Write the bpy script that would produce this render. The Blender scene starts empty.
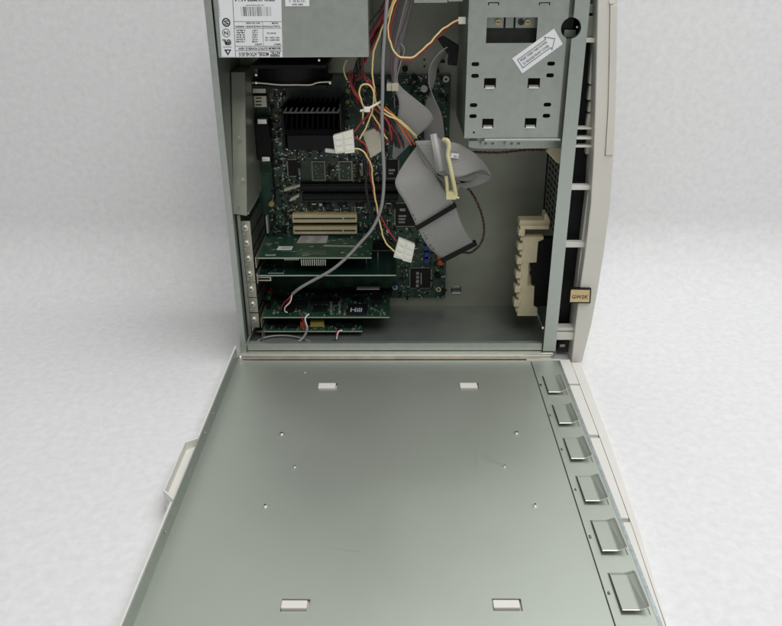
import bpy, math, random
from mathutils import Vector, Matrix
R = math.radians
random.seed(7)
sc = bpy.context.scene
C = bpy.context.collection

# ------------------------------------------------------------------ camera
CAM_Y = -0.9018; CAM_H = 0.5; FOCAL_PX = 757.6
PITCH, YAW, ROLL = R(25.68), R(0.745), R(-0.40)
_f = Vector((-math.sin(YAW)*math.cos(PITCH), math.cos(YAW)*math.cos(PITCH), -math.sin(PITCH)))
_r0 = Vector((math.cos(YAW), math.sin(YAW), 0)); _u0 = _r0.cross(_f)
_r = math.cos(ROLL)*_r0 + math.sin(ROLL)*_u0
_u = -math.sin(ROLL)*_r0 + math.cos(ROLL)*_u0
cam_d = bpy.data.cameras.new('camera'); cam = bpy.data.objects.new('camera', cam_d); C.objects.link(cam)
cam_d.sensor_fit = 'HORIZONTAL'; cam_d.sensor_width = 36; cam_d.lens = 36*FOCAL_PX/782
cam_d.clip_start = 0.01; cam_d.clip_end = 50
m = Matrix((_r, _u, -_f)).transposed().to_4x4(); m.translation = Vector((0, CAM_Y, CAM_H)); cam.matrix_world = m
sc.camera = cam

# ------------------------------------------------------------------ light
w = bpy.data.worlds.new('World'); sc.world = w; w.use_nodes = True
w.node_tree.nodes['Background'].inputs[0].default_value = (1, 0.99, 0.97, 1)
w.node_tree.nodes['Background'].inputs[1].default_value = 0.25
def area(name, loc, target, sx, sy, power, col=(1, 1, 1)):
    d = bpy.data.lights.new(name, 'AREA'); d.shape = 'RECTANGLE'; d.size = sx; d.size_y = sy; d.energy = power; d.color = col
    o = bpy.data.objects.new(name, d); C.objects.link(o); o.location = loc
    o.rotation_euler = (Vector(target)-Vector(loc)).to_track_quat('-Z', 'Y').to_euler(); return o
area('ceiling_softbox', (0.6, -0.30, 1.9), (0.05, -0.15, 0), 1.4, 1.1, 22, (0.985, 0.99, 1))
area('front_softbox', (0.25, -1.75, 2.2), (0, 0, 0.2), 1.2, 0.8, 18, (1, 0.98, 0.945))
sc.view_settings.view_transform = 'Standard'; sc.view_settings.look = 'None'
sc.view_settings.exposure = 0.0; sc.view_settings.gamma = 1

# ------------------------------------------------------------------ helpers
def ray(x, y): return _f + (x-391)/FOCAL_PX*_r - (y-313)/FOCAL_PX*_u
def P(x, y, d=0.0):                      # point at depth d behind the case's open face
    v = ray(x, y); return Vector((0, CAM_Y, CAM_H)) + v*((d-CAM_Y)/v.y)
def G(x, y, z=0.0):                      # point at height z
    v = ray(x, y); return Vector((0, CAM_Y, CAM_H)) + v*((z-CAM_H)/v.z)

class MB:
    def __init__(s): s.v = []; s.f = []; s.m = []; s.smooth = set()
    def add(s, vs, fs, mat=0, smooth=False):
        b = len(s.v); s.v += [Vector(p) for p in vs]
        for f in fs:
            if smooth: s.smooth.add(len(s.f))
            s.f.append([b+i for i in f]); s.m.append(mat)
    def box(s, x0, x1, y0, y1, z0, z1, mat=0):
        vs = [(x, y, z) for z in (z0, z1) for y in (y0, y1) for x in (x0, x1)]
        s.add(vs, [(0, 2, 3, 1), (4, 5, 7, 6), (0, 1, 5, 4), (2, 6, 7, 3), (0, 4, 6, 2), (1, 3, 7, 5)], mat); return s
    def hexa(s, low, high, mat=0):       # two quads
        vs = list(low)+list(high); s.add(vs, [(3, 2, 1, 0), (4, 5, 6, 7)]+[(i, (i+1) % 4, 4+(i+1) % 4, 4+i) for i in range(4)], mat); return s
    def prism(s, poly, ext, mat=0):      # polygon of 3d points extruded by vector ext
        n = len(poly); ext = Vector(ext); vs = [Vector(p) for p in poly]; vs += [p+ext for p in vs]
        s.add(vs, [tuple(range(n))[::-1], tuple(range(n, 2*n))]+[(i, (i+1) % n, n+(i+1) % n, n+i) for i in range(n)], mat); return s
    def cyl(s, p0, p1, r, n=20, mat=0, r1=None):
        p0 = Vector(p0); p1 = Vector(p1); r1 = r if r1 is None else r1
        a = (p1-p0).normalized(); t = a.orthogonal().normalized(); b = a.cross(t)
        vs = []
        for p, q in ((p0, r), (p1, r1)):
            vs += [p+q*(math.cos(2*math.pi*i/n)*t+math.sin(2*math.pi*i/n)*b) for i in range(n)]
        k = len(s.f)
        s.add(vs, [tuple(range(n))[::-1], tuple(range(n, 2*n))]+[(i, (i+1) % n, n+(i+1) % n, n+i) for i in range(n)], mat)
        for i in range(k+2, k+2+n): s.smooth.add(i)
        return s
    def tube(s, pts, r, n=8, mat=0, sub=8):
        pts = smooth_path(pts, sub); L = len(pts); vs = []; t = None
        for i, p in enumerate(pts):
            d = (pts[min(i+1, L-1)]-pts[max(i-1, 0)]).normalized()
            t = d.orthogonal().normalized() if t is None else (t-d*t.dot(d)).normalized()
            b = d.cross(t); vs += [p+r*(math.cos(2*math.pi*k/n)*t+math.sin(2*math.pi*k/n)*b) for k in range(n)]
        fs = [(i*n+k, i*n+(k+1) % n, (i+1)*n+(k+1) % n, (i+1)*n+k) for i in range(L-1) for k in range(n)]
        s.add(vs, fs, mat, True); s.add(vs[:n], [tuple(range(n))[::-1]], mat); s.add(vs[-n:], [tuple(range(n))], mat); return s
    def ribbon(s, A, B, nw=10, sub=8, mat=0):   # strip between two edge curves
        A = smooth_path(A, sub); B = smooth_path(B, sub); L = len(A)
        vs = [A[i].lerp(B[i], k/nw) for i in range(L) for k in range(nw+1)]; q = nw+1
        s.add(vs, [(i*q+k, i*q+k+1, (i+1)*q+k+1, (i+1)*q+k) for i in range(L-1) for k in range(nw)], mat, True); return s
    def plate(s, outer, holes, thick, frame, mat=0):   # flat sheet with holes; frame = (origin, u, v)
        cu = bpy.data.curves.new('sheet', 'CURVE'); cu.dimensions = '2D'; cu.fill_mode = 'BOTH'; cu.extrude = thick/2
        for loop in [outer]+list(holes):
            sp = cu.splines.new('POLY'); sp.points.add(len(loop)-1); sp.use_cyclic_u = True
            for p, q in zip(sp.points, loop): p.co = (q[0], q[1], 0, 1)
        s._take(cu, frame, mat); return s
    def text(s, txt, frame, wd, ht, mat=0, bold=0.0):
        cu = bpy.data.curves.new('lettering', 'FONT'); cu.body = txt; cu.size = 1; cu.resolution_u = 2; cu.offset = bold
        s._take(cu, frame, mat, (wd, ht)); return s
    def _take(s, cu, frame, mat, fit=None):
        o = bpy.data.objects.new('tmp', cu); me = bpy.data.meshes.new_from_object(o)
        co = [v.co.copy() for v in me.vertices]; O, U, V = [Vector(q) for q in frame]; N = U.cross(V)
        if fit and co:
            x0 = min(c.x for c in co); x1 = max(c.x for c in co); y0 = min(c.y for c in co); y1 = max(c.y for c in co)
            kx = fit[0]/(x1-x0); ky = fit[1]/(y1-y0); co = [Vector(((c.x-x0)*kx, (c.y-y0)*ky, 0)) for c in co]
        s.add([O+c.x*U+c.y*V+c.z*N for c in co], [tuple(p.vertices) for p in me.polygons], mat)
        bpy.data.meshes.remove(me); bpy.data.objects.remove(o); bpy.data.curves.remove(cu)

def smooth_path(pts, sub):
    pts = [Vector(p) for p in pts]
    if len(pts) < 3 or sub < 2: return pts
    out = []
    for i in range(len(pts)-1):
        p0 = pts[max(i-1, 0)]; p1 = pts[i]; p2 = pts[i+1]; p3 = pts[min(i+2, len(pts)-1)]
        for k in range(sub):
            t = k/sub
            out.append(0.5*((2*p1)+(p2-p0)*t+(2*p0-5*p1+4*p2-p3)*t*t+(3*p1-p0-3*p2+p3)*t**3))
    out.append(pts[-1]); return out

def origin(o):
    v = Vector((0, 0, 0))
    while o: v += o.location; o = o.parent
    return v
def obj(name, mb, mats, parent=None, bevel=0, solid=0, label=None, kind=None):
    off = origin(parent)
    me = bpy.data.meshes.new(name); me.from_pydata([tuple(v-off) for v in mb.v], [], mb.f)
    mats = mats if isinstance(mats, (list, tuple)) else [mats]
    for q in mats: me.materials.append(q)
    for i, p in enumerate(me.polygons):
        p.material_index = mb.m[i]; p.use_smooth = i in mb.smooth
    o = bpy.data.objects.new(name, me); C.objects.link(o); o.parent = parent
    if solid:
        md = o.modifiers.new('solid', 'SOLIDIFY'); md.thickness = solid; md.offset = 0
    if bevel:
        md = o.modifiers.new('bevel', 'BEVEL'); md.width = bevel; md.segments = 2; md.limit_method = 'ANGLE'; md.angle_limit = R(40)
    if label: o['label'] = label
    if kind: o['kind'] = kind
    return o
def thing(name, loc, label, cat, group=None):
    o = bpy.data.objects.new(name, None); C.objects.link(o); o.location = loc; o.empty_display_size = 0.02
    o['label'] = label; o['category'] = cat
    if group: o['group'] = group
    return o
def tag(o, label, cat, group=None):
    o['label'] = label; o['category'] = cat
    if group: o['group'] = group
    return o

# ------------------------------------------------------------------ materials
def mat(name, col, rough=0.5, metal=0.0, noise=0.0, nscale=40, bump=0.0, bscale=200, spec=0.5, stretch=None, trans=0):
    m = bpy.data.materials.new(name); m.use_nodes = True; nt = m.node_tree; b = nt.nodes['Principled BSDF']
    b.inputs['Base Color'].default_value = (*col, 1); b.inputs['Roughness'].default_value = rough
    b.inputs['Metallic'].default_value = metal; b.inputs['Specular IOR Level'].default_value = spec
    if trans: b.inputs['Subsurface Weight'].default_value = trans; b.inputs['Subsurface Radius'].default_value = (.004, .004, .004)
    tc = nt.nodes.new('ShaderNodeTexCoord'); src = tc.outputs['Object']
    if stretch:
        mp = nt.nodes.new('ShaderNodeMapping'); mp.inputs['Scale'].default_value = stretch; nt.links.new(src, mp.inputs[0]); src = mp.outputs[0]
    if noise:
        n = nt.nodes.new('ShaderNodeTexNoise'); n.inputs['Scale'].default_value = nscale; n.inputs['Detail'].default_value = 6; nt.links.new(src, n.inputs['Vector'])
        r = nt.nodes.new('ShaderNodeValToRGB'); r.color_ramp.elements[0].position = 0.3; r.color_ramp.elements[1].position = 0.7
        r.color_ramp.elements[0].color = (*[c*(1-noise) for c in col], 1); r.color_ramp.elements[1].color = (*[min(1, c*(1+noise)) for c in col], 1)
        nt.links.new(n.outputs['Fac'], r.inputs[0]); nt.links.new(r.outputs[0], b.inputs['Base Color'])
        mr = nt.nodes.new('ShaderNodeMapRange'); mr.inputs['To Min'].default_value = rough*0.88; mr.inputs['To Max'].default_value = rough*1.12
        nt.links.new(n.outputs['Fac'], mr.inputs['Value']); nt.links.new(mr.outputs[0], b.inputs['Roughness'])
    if bump:
        n2 = nt.nodes.new('ShaderNodeTexNoise'); n2.inputs['Scale'].default_value = bscale; n2.inputs['Detail'].default_value = 4; nt.links.new(src, n2.inputs['Vector'])
        bp = nt.nodes.new('ShaderNodeBump'); bp.inputs['Strength'].default_value = bump; bp.inputs['Distance'].default_value = 0.001
        nt.links.new(n2.outputs['Fac'], bp.inputs['Height']); nt.links.new(bp.outputs[0], b.inputs['Normal'])
    return m
STEEL = (0.41, 0.445, 0.41)
M = {}
M['steel'] = mat('zinc plated steel', STEEL, 0.42, 0.75, 0.05, 120, 0.03, 900)
M['lid_steel'] = mat('zinc plated panel steel', (0.515, 0.553, 0.492), 0.42, 0.76, 0.03, 9, 0.04, 1400)
def worn(m, rough):                      # faint rolling lines, smudges and hairline scratches in the sheet's gloss
    nt = m.node_tree; b = nt.nodes['Principled BSDF']; L = nt.links.new; tc = nt.nodes.new('ShaderNodeTexCoord')
    def nz(scale, stretch, det=4):
        mp = nt.nodes.new('ShaderNodeMapping'); mp.inputs['Scale'].default_value = stretch; L(tc.outputs['Object'], mp.inputs[0])
        n = nt.nodes.new('ShaderNodeTexNoise'); n.inputs['Scale'].default_value = scale; n.inputs['Detail'].default_value = det; L(mp.outputs[0], n.inputs['Vector']); return n.outputs['Fac']
    def rng(src, a, c, lo, hi):
        r = nt.nodes.new('ShaderNodeMapRange'); r.inputs['From Min'].default_value = a; r.inputs['From Max'].default_value = c; r.inputs['To Min'].default_value = lo; r.inputs['To Max'].default_value = hi; L(src, r.inputs['Value']); return r.outputs[0]
    def add(x, y):
        q = nt.nodes.new('ShaderNodeMath'); q.operation = 'ADD'; L(x, q.inputs[0]); L(y, q.inputs[1]); return q.outputs[0]
    lines = rng(nz(9, (1.2, 55, 1)), .35, .65, -.008, .008); smudge = rng(nz(7, (1, 1, 1), 6), .50, .75, 0, .035)
    scr = rng(nz(16, (14, .7, 1), 2), .70, .73, 0, -.05)
    t = add(add(lines, smudge), scr); v = nt.nodes.new('ShaderNodeMath'); v.operation = 'ADD'; v.inputs[1].default_value = rough; L(t, v.inputs[0])
    L(v.outputs[0], b.inputs['Roughness'])
worn(M['lid_steel'], 0.445)
M['strip_steel'] = mat('spangled steel', (0.46, 0.505, 0.47), 0.40, 0.75, 0.025, 160, 0.03, 900)
M['spangle'] = mat('spangled zinc edge', (0.46, 0.52, 0.53), 0.40, 0.85, 0.16, 220)
M['tray'] = mat('dull inner steel', (0.31, 0.325, 0.27), 0.45, 0.5, 0.10, 22, 0.03, 700)
M['inner'] = mat('inner wall steel', (0.30, 0.325, 0.30), 0.36, 0.65, 0.10, 26)
M['bracket'] = mat('nickel bracket', (0.55, 0.52, 0.44), 0.36, 0.85, 0.10, 90)
M['chrome'] = mat('bright screw metal', (0.88, 0.87, 0.83), 0.34, 1.0)
M['gold'] = mat('brass screw', (0.65, 0.5, 0.25), 0.35, 1.0)
M['beige'] = mat('aged beige plastic', (0.66, 0.645, 0.585), 0.45, 0, 0.03, 15, 0.06, 1500)
M['beige_light'] = mat('pale beige plastic', (0.74, 0.73, 0.68), 0.45, 0, 0.03, 15, 0.05, 1500)
M['ivory'] = mat('ivory plastic', (0.60, 0.535, 0.36), 0.45, 0, 0.10, 35)
M['pci'] = mat('cream connector plastic', (0.62, 0.54, 0.34), 0.5, 0, 0.06, 200)
M['black'] = mat('black plastic', (0.007, 0.007, 0.008), 0.5, 0, 0.2, 80, spec=0.2)
M['chip'] = mat('chip epoxy', (0.011, 0.011, 0.012), 0.5, 0, 0.15, 200, spec=0.25)
M['dark'] = mat('dark metal', (0.05, 0.055, 0.05), 0.5, 0.4, 0.2, 80)
M['fin'] = mat('black anodised fins', (0.004, 0.004, 0.005), 0.8, 0.0, spec=0.08)
M['fin_tip'] = mat('grey fin edge', (0.085, 0.09, 0.09), 0.5, 0.3)  # plain grey, lighter than the fins
M['tin'] = mat('tinned pins', (0.50, 0.50, 0.45), 0.4, 0.8)
M['white'] = mat('white nylon', (0.80, 0.80, 0.72), 0.45, 0, 0.03, 100, 0, 1, trans=0.15)
M['nylon_dim'] = mat('dimmed cream nylon', (0.52, 0.50, 0.40), 0.45, 0, 0.06, 100, trans=0.1)  # cream nylon, its colour darkened for the dimmer parts lying further back
M['tie'] = mat('yellowed tie', (0.72, 0.66, 0.36), 0.45, 0, 0.05, 100, trans=0.1)
M['paper'] = mat('label paper', (0.80, 0.81, 0.83), 0.55, 0, 0.02, 30)
M['grey_paper'] = mat('silver label', (0.55, 0.55, 0.53), 0.45, 0.2, 0.05, 60)
M['ink'] = mat('black ink', (0.03, 0.03, 0.035), 0.6)
M['ink_soft'] = mat('grey ink', (0.20, 0.20, 0.23), 0.6)
M['pin_frame'] = mat('dull solder frame', (0.26, 0.235, 0.17), 0.5, 0.3, 0.25, 500)
M['print'] = mat('bright chip print', (0.62, 0.66, 0.74), 0.5)
M['silk'] = mat('white silkscreen', (0.32, 0.34, 0.33), 0.6)
M['red'] = mat('red insulation', (0.36, 0.03, 0.035), 0.4)
M['dull_red'] = mat('dull red insulation', (0.16, 0.03, 0.03), 0.45)
M['yellow'] = mat('yellow insulation', (0.78, 0.64, 0.27), 0.4)
M['orange'] = mat('orange insulation', (0.62, 0.14, 0.04), 0.4)
M['blackwire'] = mat('black insulation', (0.015, 0.015, 0.017), 0.4)
M['bluewire'] = mat('dark blue insulation', (0.03, 0.035, 0.09), 0.4)
M['greywire'] = mat('grey cable jacket', (0.28, 0.28, 0.28), 0.42)
M['whitewire'] = mat('white insulation', (0.75, 0.75, 0.74), 0.4)
M['purple'] = mat('purple insulation', (0.14, 0.08, 0.12), 0.45)
M['jumper_blue'] = mat('blue plastic', (0.02, 0.05, 0.32), 0.4)
M['jumper_red'] = mat('vermilion plastic', (0.5, 0.08, 0.03), 0.4)
M['jack_green'] = mat('green plastic', (0.05, 0.28, 0.09), 0.4)
M['yellow_part'] = mat('yellow plastic', (0.55, 0.45, 0.12), 0.4)
M['tan'] = mat('tan ceramic', (0.42, 0.30, 0.12), 0.5)
M['badge'] = mat('wood tone badge', (0.62, 0.47, 0.24), 0.35, 0.2, 0.18, 250, stretch=(1, 1, 4))

def pcb_mat(name, base, trace, pad, scale=1.0, gloss=0.35, padsize=0.22):
    m = bpy.data.materials.new(name); m.use_nodes = True; nt = m.node_tree; b = nt.nodes['Principled BSDF']; L = nt.links.new
    tc = nt.nodes.new('ShaderNodeTexCoord')
    vor = nt.nodes.new('ShaderNodeTexVoronoi'); vor.distance = 'CHEBYCHEV'; vor.inputs['Scale'].default_value = 70*scale; L(tc.outputs['Object'], vor.inputs['Vector'])
    wav = nt.nodes.new('ShaderNodeTexWave'); wav.wave_type = 'BANDS'; wav.bands_direction = 'X'; wav.inputs['Scale'].default_value = 120*scale; wav.inputs['Distortion'].default_value = 3; wav.inputs['Detail'].default_value = 0; wav.inputs['Detail Scale'].default_value = 0.3
    L(tc.outputs['Object'], wav.inputs['Vector'])
    sep = nt.nodes.new('ShaderNodeSeparateColor'); L(vor.outputs['Color'], sep.inputs[0])
    wv2 = nt.nodes.new('ShaderNodeTexWave'); wv2.wave_type = 'BANDS'; wv2.bands_direction = 'Z' if scale == 1.0 and padsize > .2 else 'Y'; wv2.inputs['Scale'].default_value = 105*scale; wv2.inputs['Distortion'].default_value = 2.5; wv2.inputs['Detail'].default_value = 0; wv2.inputs['Detail Scale'].default_value = 0.4; L(tc.outputs['Object'], wv2.inputs['Vector'])
    pick = nt.nodes.new('ShaderNodeMath'); pick.operation = 'GREATER_THAN'; pick.inputs[1].default_value = 0.5; L(sep.outputs[1], pick.inputs[0])
    wmx = nt.nodes.new('ShaderNodeMix'); wmx.data_type = 'FLOAT'; L(pick.outputs[0], wmx.inputs[0]); L(wav.outputs['Fac'], wmx.inputs[2]); L(wv2.outputs['Fac'], wmx.inputs[3])
    gt = nt.nodes.new('ShaderNodeMath'); gt.operation = 'GREATER_THAN'; gt.inputs[1].default_value = 0.45; L(sep.outputs[0], gt.inputs[0])
    w1 = nt.nodes.new('ShaderNodeMath'); w1.operation = 'GREATER_THAN'; w1.inputs[1].default_value = 0.62; L(wmx.outputs[0], w1.inputs[0])
    mul = nt.nodes.new('ShaderNodeMath'); mul.operation = 'MULTIPLY'; L(gt.outputs[0], mul.inputs[0]); L(w1.outputs[0], mul.inputs[1])
    mx = nt.nodes.new('ShaderNodeMix'); mx.data_type = 'RGBA'; mx.inputs[6].default_value = (*base, 1); mx.inputs[7].default_value = (*trace, 1); L(mul.outputs[0], mx.inputs[0])
    v2 = nt.nodes.new('ShaderNodeTexVoronoi'); v2.inputs['Scale'].default_value = 260*scale; v2.inputs['Randomness'].default_value = 0.6; L(tc.outputs['Object'], v2.inputs['Vector'])
    lt = nt.nodes.new('ShaderNodeMath'); lt.operation = 'LESS_THAN'; lt.inputs[1].default_value = padsize; L(v2.outputs['Distance'], lt.inputs[0])
    s2 = nt.nodes.new('ShaderNodeSeparateColor'); L(v2.outputs['Color'], s2.inputs[0])
    g2 = nt.nodes.new('ShaderNodeMath'); g2.operation = 'GREATER_THAN'; g2.inputs[1].default_value = 0.4; L(s2.outputs[1], g2.inputs[0])
    m2 = nt.nodes.new('ShaderNodeMath'); m2.operation = 'MULTIPLY'; L(lt.outputs[0], m2.inputs[0]); L(g2.outputs[0], m2.inputs[1])
    mx2 = nt.nodes.new('ShaderNodeMix'); mx2.data_type = 'RGBA'; L(mx.outputs[2], mx2.inputs[6]); mx2.inputs[7].default_value = (*pad, 1); L(m2.outputs[0], mx2.inputs[0])
    L(mx2.outputs[2], b.inputs['Base Color']); b.inputs['Roughness'].default_value = gloss
    bp = nt.nodes.new('ShaderNodeBump'); bp.inputs['Strength'].default_value = 0.2; bp.inputs['Distance'].default_value = 0.0003; L(mul.outputs[0], bp.inputs['Height']); L(bp.outputs[0], b.inputs['Normal'])
    return m
M['pcb'] = pcb_mat('motherboard mask', (0.007, 0.034, 0.021), (0.030, 0.095, 0.060), (0.42, 0.45, 0.38))
M['pcb_card'] = pcb_mat('card solder mask', (0.017, 0.060, 0.036), (0.030, 0.088, 0.054), (0.34, 0.40, 0.33), 1.0, 0.3, 0.10)
M['pcb_plain'] = pcb_mat('card dark mask', (0.003, 0.022, 0.015), (0.004, 0.026, 0.018), (0.05, 0.09, 0.07), 0.6, 0.25, 0.05)
M['pcb_edge'] = mat('board edge', (0.40, 0.44, 0.34), 0.5)

def ribbon_mat():
    m = mat('grey ribbon cable', (0.29, 0.285, 0.275), 0.45); nt = m.node_tree; b = nt.nodes['Principled BSDF']
    at = nt.nodes.new('ShaderNodeAttribute'); at.attribute_name = 'across'
    s = nt.nodes.new('ShaderNodeMath'); s.operation = 'MULTIPLY'; s.inputs[1].default_value = 2*math.pi*34; nt.links.new(at.outputs['Fac'], s.inputs[0])
    sn = nt.nodes.new('ShaderNodeMath'); sn.operation = 'SINE'; nt.links.new(s.outputs[0], sn.inputs[0])
    bp = nt.nodes.new('ShaderNodeBump'); bp.inputs['Strength'].default_value = 0.6; bp.inputs['Distance'].default_value = 0.0007
    mr = nt.nodes.new('ShaderNodeMapRange'); mr.inputs['From Min'].default_value = -1; nt.links.new(sn.outputs[0], mr.inputs['Value'])
    mx = nt.nodes.new('ShaderNodeMix'); mx.data_type = 'RGBA'; mx.inputs[6].default_value = (0.33, 0.326, 0.318, 1); mx.inputs[7].default_value = (0.47, 0.464, 0.452, 1)
    nt.links.new(mr.outputs[0], mx.inputs[0]); nt.links.new(mx.outputs[2], b.inputs['Base Color'])
    nt.links.new(sn.outputs[0], bp.inputs['Height']); nt.links.new(bp.outputs[0], b.inputs['Normal'])
    return m
M['ribbon'] = ribbon_mat()

def cloth_mat():
    m = bpy.data.materials.new('white felt backdrop'); m.use_nodes = True; nt = m.node_tree; b = nt.nodes['Principled BSDF']; L = nt.links.new
    tc = nt.nodes.new('ShaderNodeTexCoord')
    n1 = nt.nodes.new('ShaderNodeTexNoise'); n1.inputs['Scale'].default_value = 105; n1.inputs['Detail'].default_value = 8; n1.inputs['Roughness'].default_value = 0.6; n1.inputs['Distortion'].default_value = 0.25; L(tc.outputs['Object'], n1.inputs['Vector'])
    r = nt.nodes.new('ShaderNodeValToRGB'); r.color_ramp.elements[0].position = 0.30; r.color_ramp.elements[1].position = 0.66
    r.color_ramp.elements[0].color = (0.728, 0.732, 0.738, 1); r.color_ramp.elements[1].color = (0.808, 0.812, 0.818, 1)
    L(n1.outputs['Fac'], r.inputs[0])
    v = nt.nodes.new('ShaderNodeTexVoronoi'); v.inputs['Scale'].default_value = 9; L(tc.outputs['Object'], v.inputs['Vector'])
    lt = nt.nodes.new('ShaderNodeMath'); lt.operation = 'LESS_THAN'; lt.inputs[1].default_value = 0.0; L(v.outputs['Distance'], lt.inputs[0])
    mx = nt.nodes.new('ShaderNodeMix'); mx.data_type = 'RGBA'; L(lt.outputs[0], mx.inputs[0]); L(r.outputs[0], mx.inputs[6]); mx.inputs[7].default_value = (0.42, 0.41, 0.40, 1)
    L(mx.outputs[2], b.inputs['Base Color']); b.inputs['Roughness'].default_value = 0.9; b.inputs['Specular IOR Level'].default_value = 0.2
    n2 = nt.nodes.new('ShaderNodeTexNoise'); n2.inputs['Scale'].default_value = 330; n2.inputs['Detail'].default_value = 6; n2.inputs['Distortion'].default_value = 0.5; L(tc.outputs['Object'], n2.inputs['Vector'])
    n3 = nt.nodes.new('ShaderNodeTexNoise'); n3.inputs['Scale'].default_value = 7; n3.inputs['Detail'].default_value = 3; L(tc.outputs['Object'], n3.inputs['Vector'])
    ad = nt.nodes.new('ShaderNodeMath'); ad.operation = 'MULTIPLY_ADD'; ad.inputs[1].default_value = 7; L(n3.outputs['Fac'], ad.inputs[0]); L(n2.outputs['Fac'], ad.inputs[2])
    bp = nt.nodes.new('ShaderNodeBump'); bp.inputs['Strength'].default_value = 0.13; bp.inputs['Distance'].default_value = 0.0012; L(ad.outputs[0], bp.inputs['Height']); L(bp.outputs[0], b.inputs['Normal'])
    return m
M['cloth'] = cloth_mat()

# ------------------------------------------------------------------ the setting: a white sweep
TZ = -0.0105
prof = [(-2.2, TZ), (-1.2, TZ), (-0.6, TZ), (0.0, TZ), (0.185, TZ)]
rad = 0.11
for i in range(1, 25):
    a = R(90)*i/24; prof.append((0.185+rad*math.sin(a), TZ+rad*(1-math.cos(a))))
prof += [(0.295, 0.6), (0.295, 1.2), (0.295, 1.8)]
mb = MB(); xs = [-2.4, -1.2, 0, 1.2, 2.4]
vs = [(x, y, z) for (y, z) in prof for x in xs]
mb.add(vs, [(i*5+k, i*5+k+1, (i+1)*5+k+1, (i+1)*5+k) for i in range(len(prof)-1) for k in range(4)], 0, True)
o = obj('backdrop', mb, M['cloth']); o['kind'] = 'structure'

# ------------------------------------------------------------------ the computer case
FR_Z = lambda x, y: (P(x, y).x, P(x, y).z)      # coordinates in the open face
case = thing('computer_case', (0, 0.09, TZ), 'open beige and bare steel tower computer case standing upright with its insides showing', 'computer case')
XL, XR, ZT, YB = -0.2165, 0.2095, 0.515, 0.168
# rear wall (left) with folded front lip, lower floor, tray, top
mb = MB(); mb.box(XL, XL+0.0022, 0.0005, YB, 0.004, ZT); mb.box(XL+0.0004, XL+0.0085, -0.0012, 0.0008, 0.006, ZT-.001)
obj('rear_panel', mb, M['steel'], case, 0.0006)
mb = MB(); mb.box(XL+.0022, XR-.002, 0.012, YB-.006, -0.001, 0.0010); obj('floor_plate', mb, M['inner'], case)
holes = []
def oval(cx, cy, rx, ry, n=20): return [(cx+rx*math.cos(2*math.pi*i/n), cy+ry*math.sin(2*math.pi*i/n)) for i in range(n)]
def stadium(cx, cy, L, h, n=8):
    out = []
    for s, a0 in ((1, -90), (-1, 90)):
        for i in range(n+1):
            a = R(a0+180*i/n); out.append((cx+s*(L-h)+h*math.cos(a), cy+h*math.sin(a)))
    return out
def rect(x0, x1, y0, y1): return [(x0, y0), (x1, y0), (x1, y1), (x0, y1)]
DT = 0.158
for (x, y) in ((424.5, 59.5), (424.5, 66)): q = P(x, y, DT); holes.append(oval(q.x, q.z, .0017, .0017))
for (x, y) in ((462, 42), (462, 52), (461, 82), (461, 91)): q = P(x, y, DT); holes.append(oval(q.x, q.z, .0038, .0038))
q0 = P(451, 286, DT); q1 = P(461, 292.5, DT); holes.append(rect(q0.x, q1.x, q1.z, q0.z))
mb = MB(); mb.plate(rect(XL+.0022, XR-.001, 0.0012, ZT-.004), holes, 0.0014, ((0, DT+.0007, 0), (1, 0, 0), (0, 0, 1)))
obj('motherboard_tray', mb, M['tray'], case)
mb = MB(); mb.box(q0.x+.002, q1.x-.001, DT-.004, DT+.003, q1.z, q1.z+.0022); obj('tray_tab', mb, M['chrome'], case)
mb = MB(); mb.box(XL, XR, YB-.002, YB, 0.002, ZT-.001); obj('far_side_panel', mb, M['steel'], case)
mb = MB(); mb.box(XL+.0022, XR-.002, 0.001, YB-.003, ZT-.003, ZT-.0008); obj('top_panel', mb, M['steel'], case)
# front sheet (right) with perforations, seen edge on
mb = MB()
mb.box(XR-.0022, XR, 0.0016, YB-.003, 0.004, ZT-.004)
obj('front_sheet', mb, M['inner'], case)
mb = MB()
for i in range(11):
    for j in range(4):
        y = .062+.02*j; z = .155+.0085*i
        mb.box(XR-.0026, XR-.0021, y, y+.012, z, z+.0045)
obj('ventilation_slots', mb, M['black'], case)
# pillar in front, with a bite for the round hole
hc = P(571, 28); hr = 0.0112
px0, px1 = 0.1930, 0.2097
arc = [(hc.x+hr*math.cos(R(a)), hc.z+hr*math.sin(R(a))) for a in range(-90, 91, 9)]
arc = [p for p in arc if p[0] > px0]
z0 = P(550, 351).z
pil = [(px0, z0), (px1, z0), (px1, ZT-.004), (px0, ZT-.004), (px0, arc[-1][1]+.0001)]+arc[::-1]+[(px0, arc[0][1]-.0001)]
mb = MB(); mb.plate(pil, [], 0.0016, ((0, 0, 0), (1, 0, 0), (0, 0, 1)))
pillar = obj('front_pillar', mb, M['strip_steel'], case, 0.0004)
for (x, y) in ((581, 9), (577, 27), (573.5, 55), (571.5, 71), (569, 86), (568, 103), (566, 115), (565, 130)):
    q = P(x, y, -.0006); mb = MB(); mb.cyl(q, q+Vector((0, -.0005, 0)), .0011, 10); obj('dimple', mb, M['strip_steel'], pillar)
q = P(542.5, 327, .001); mb = MB(); mb.cyl(q, q+Vector((0, -.003, 0)), .0014, 10); obj('screw', mb, M['chrome'], case)
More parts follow.
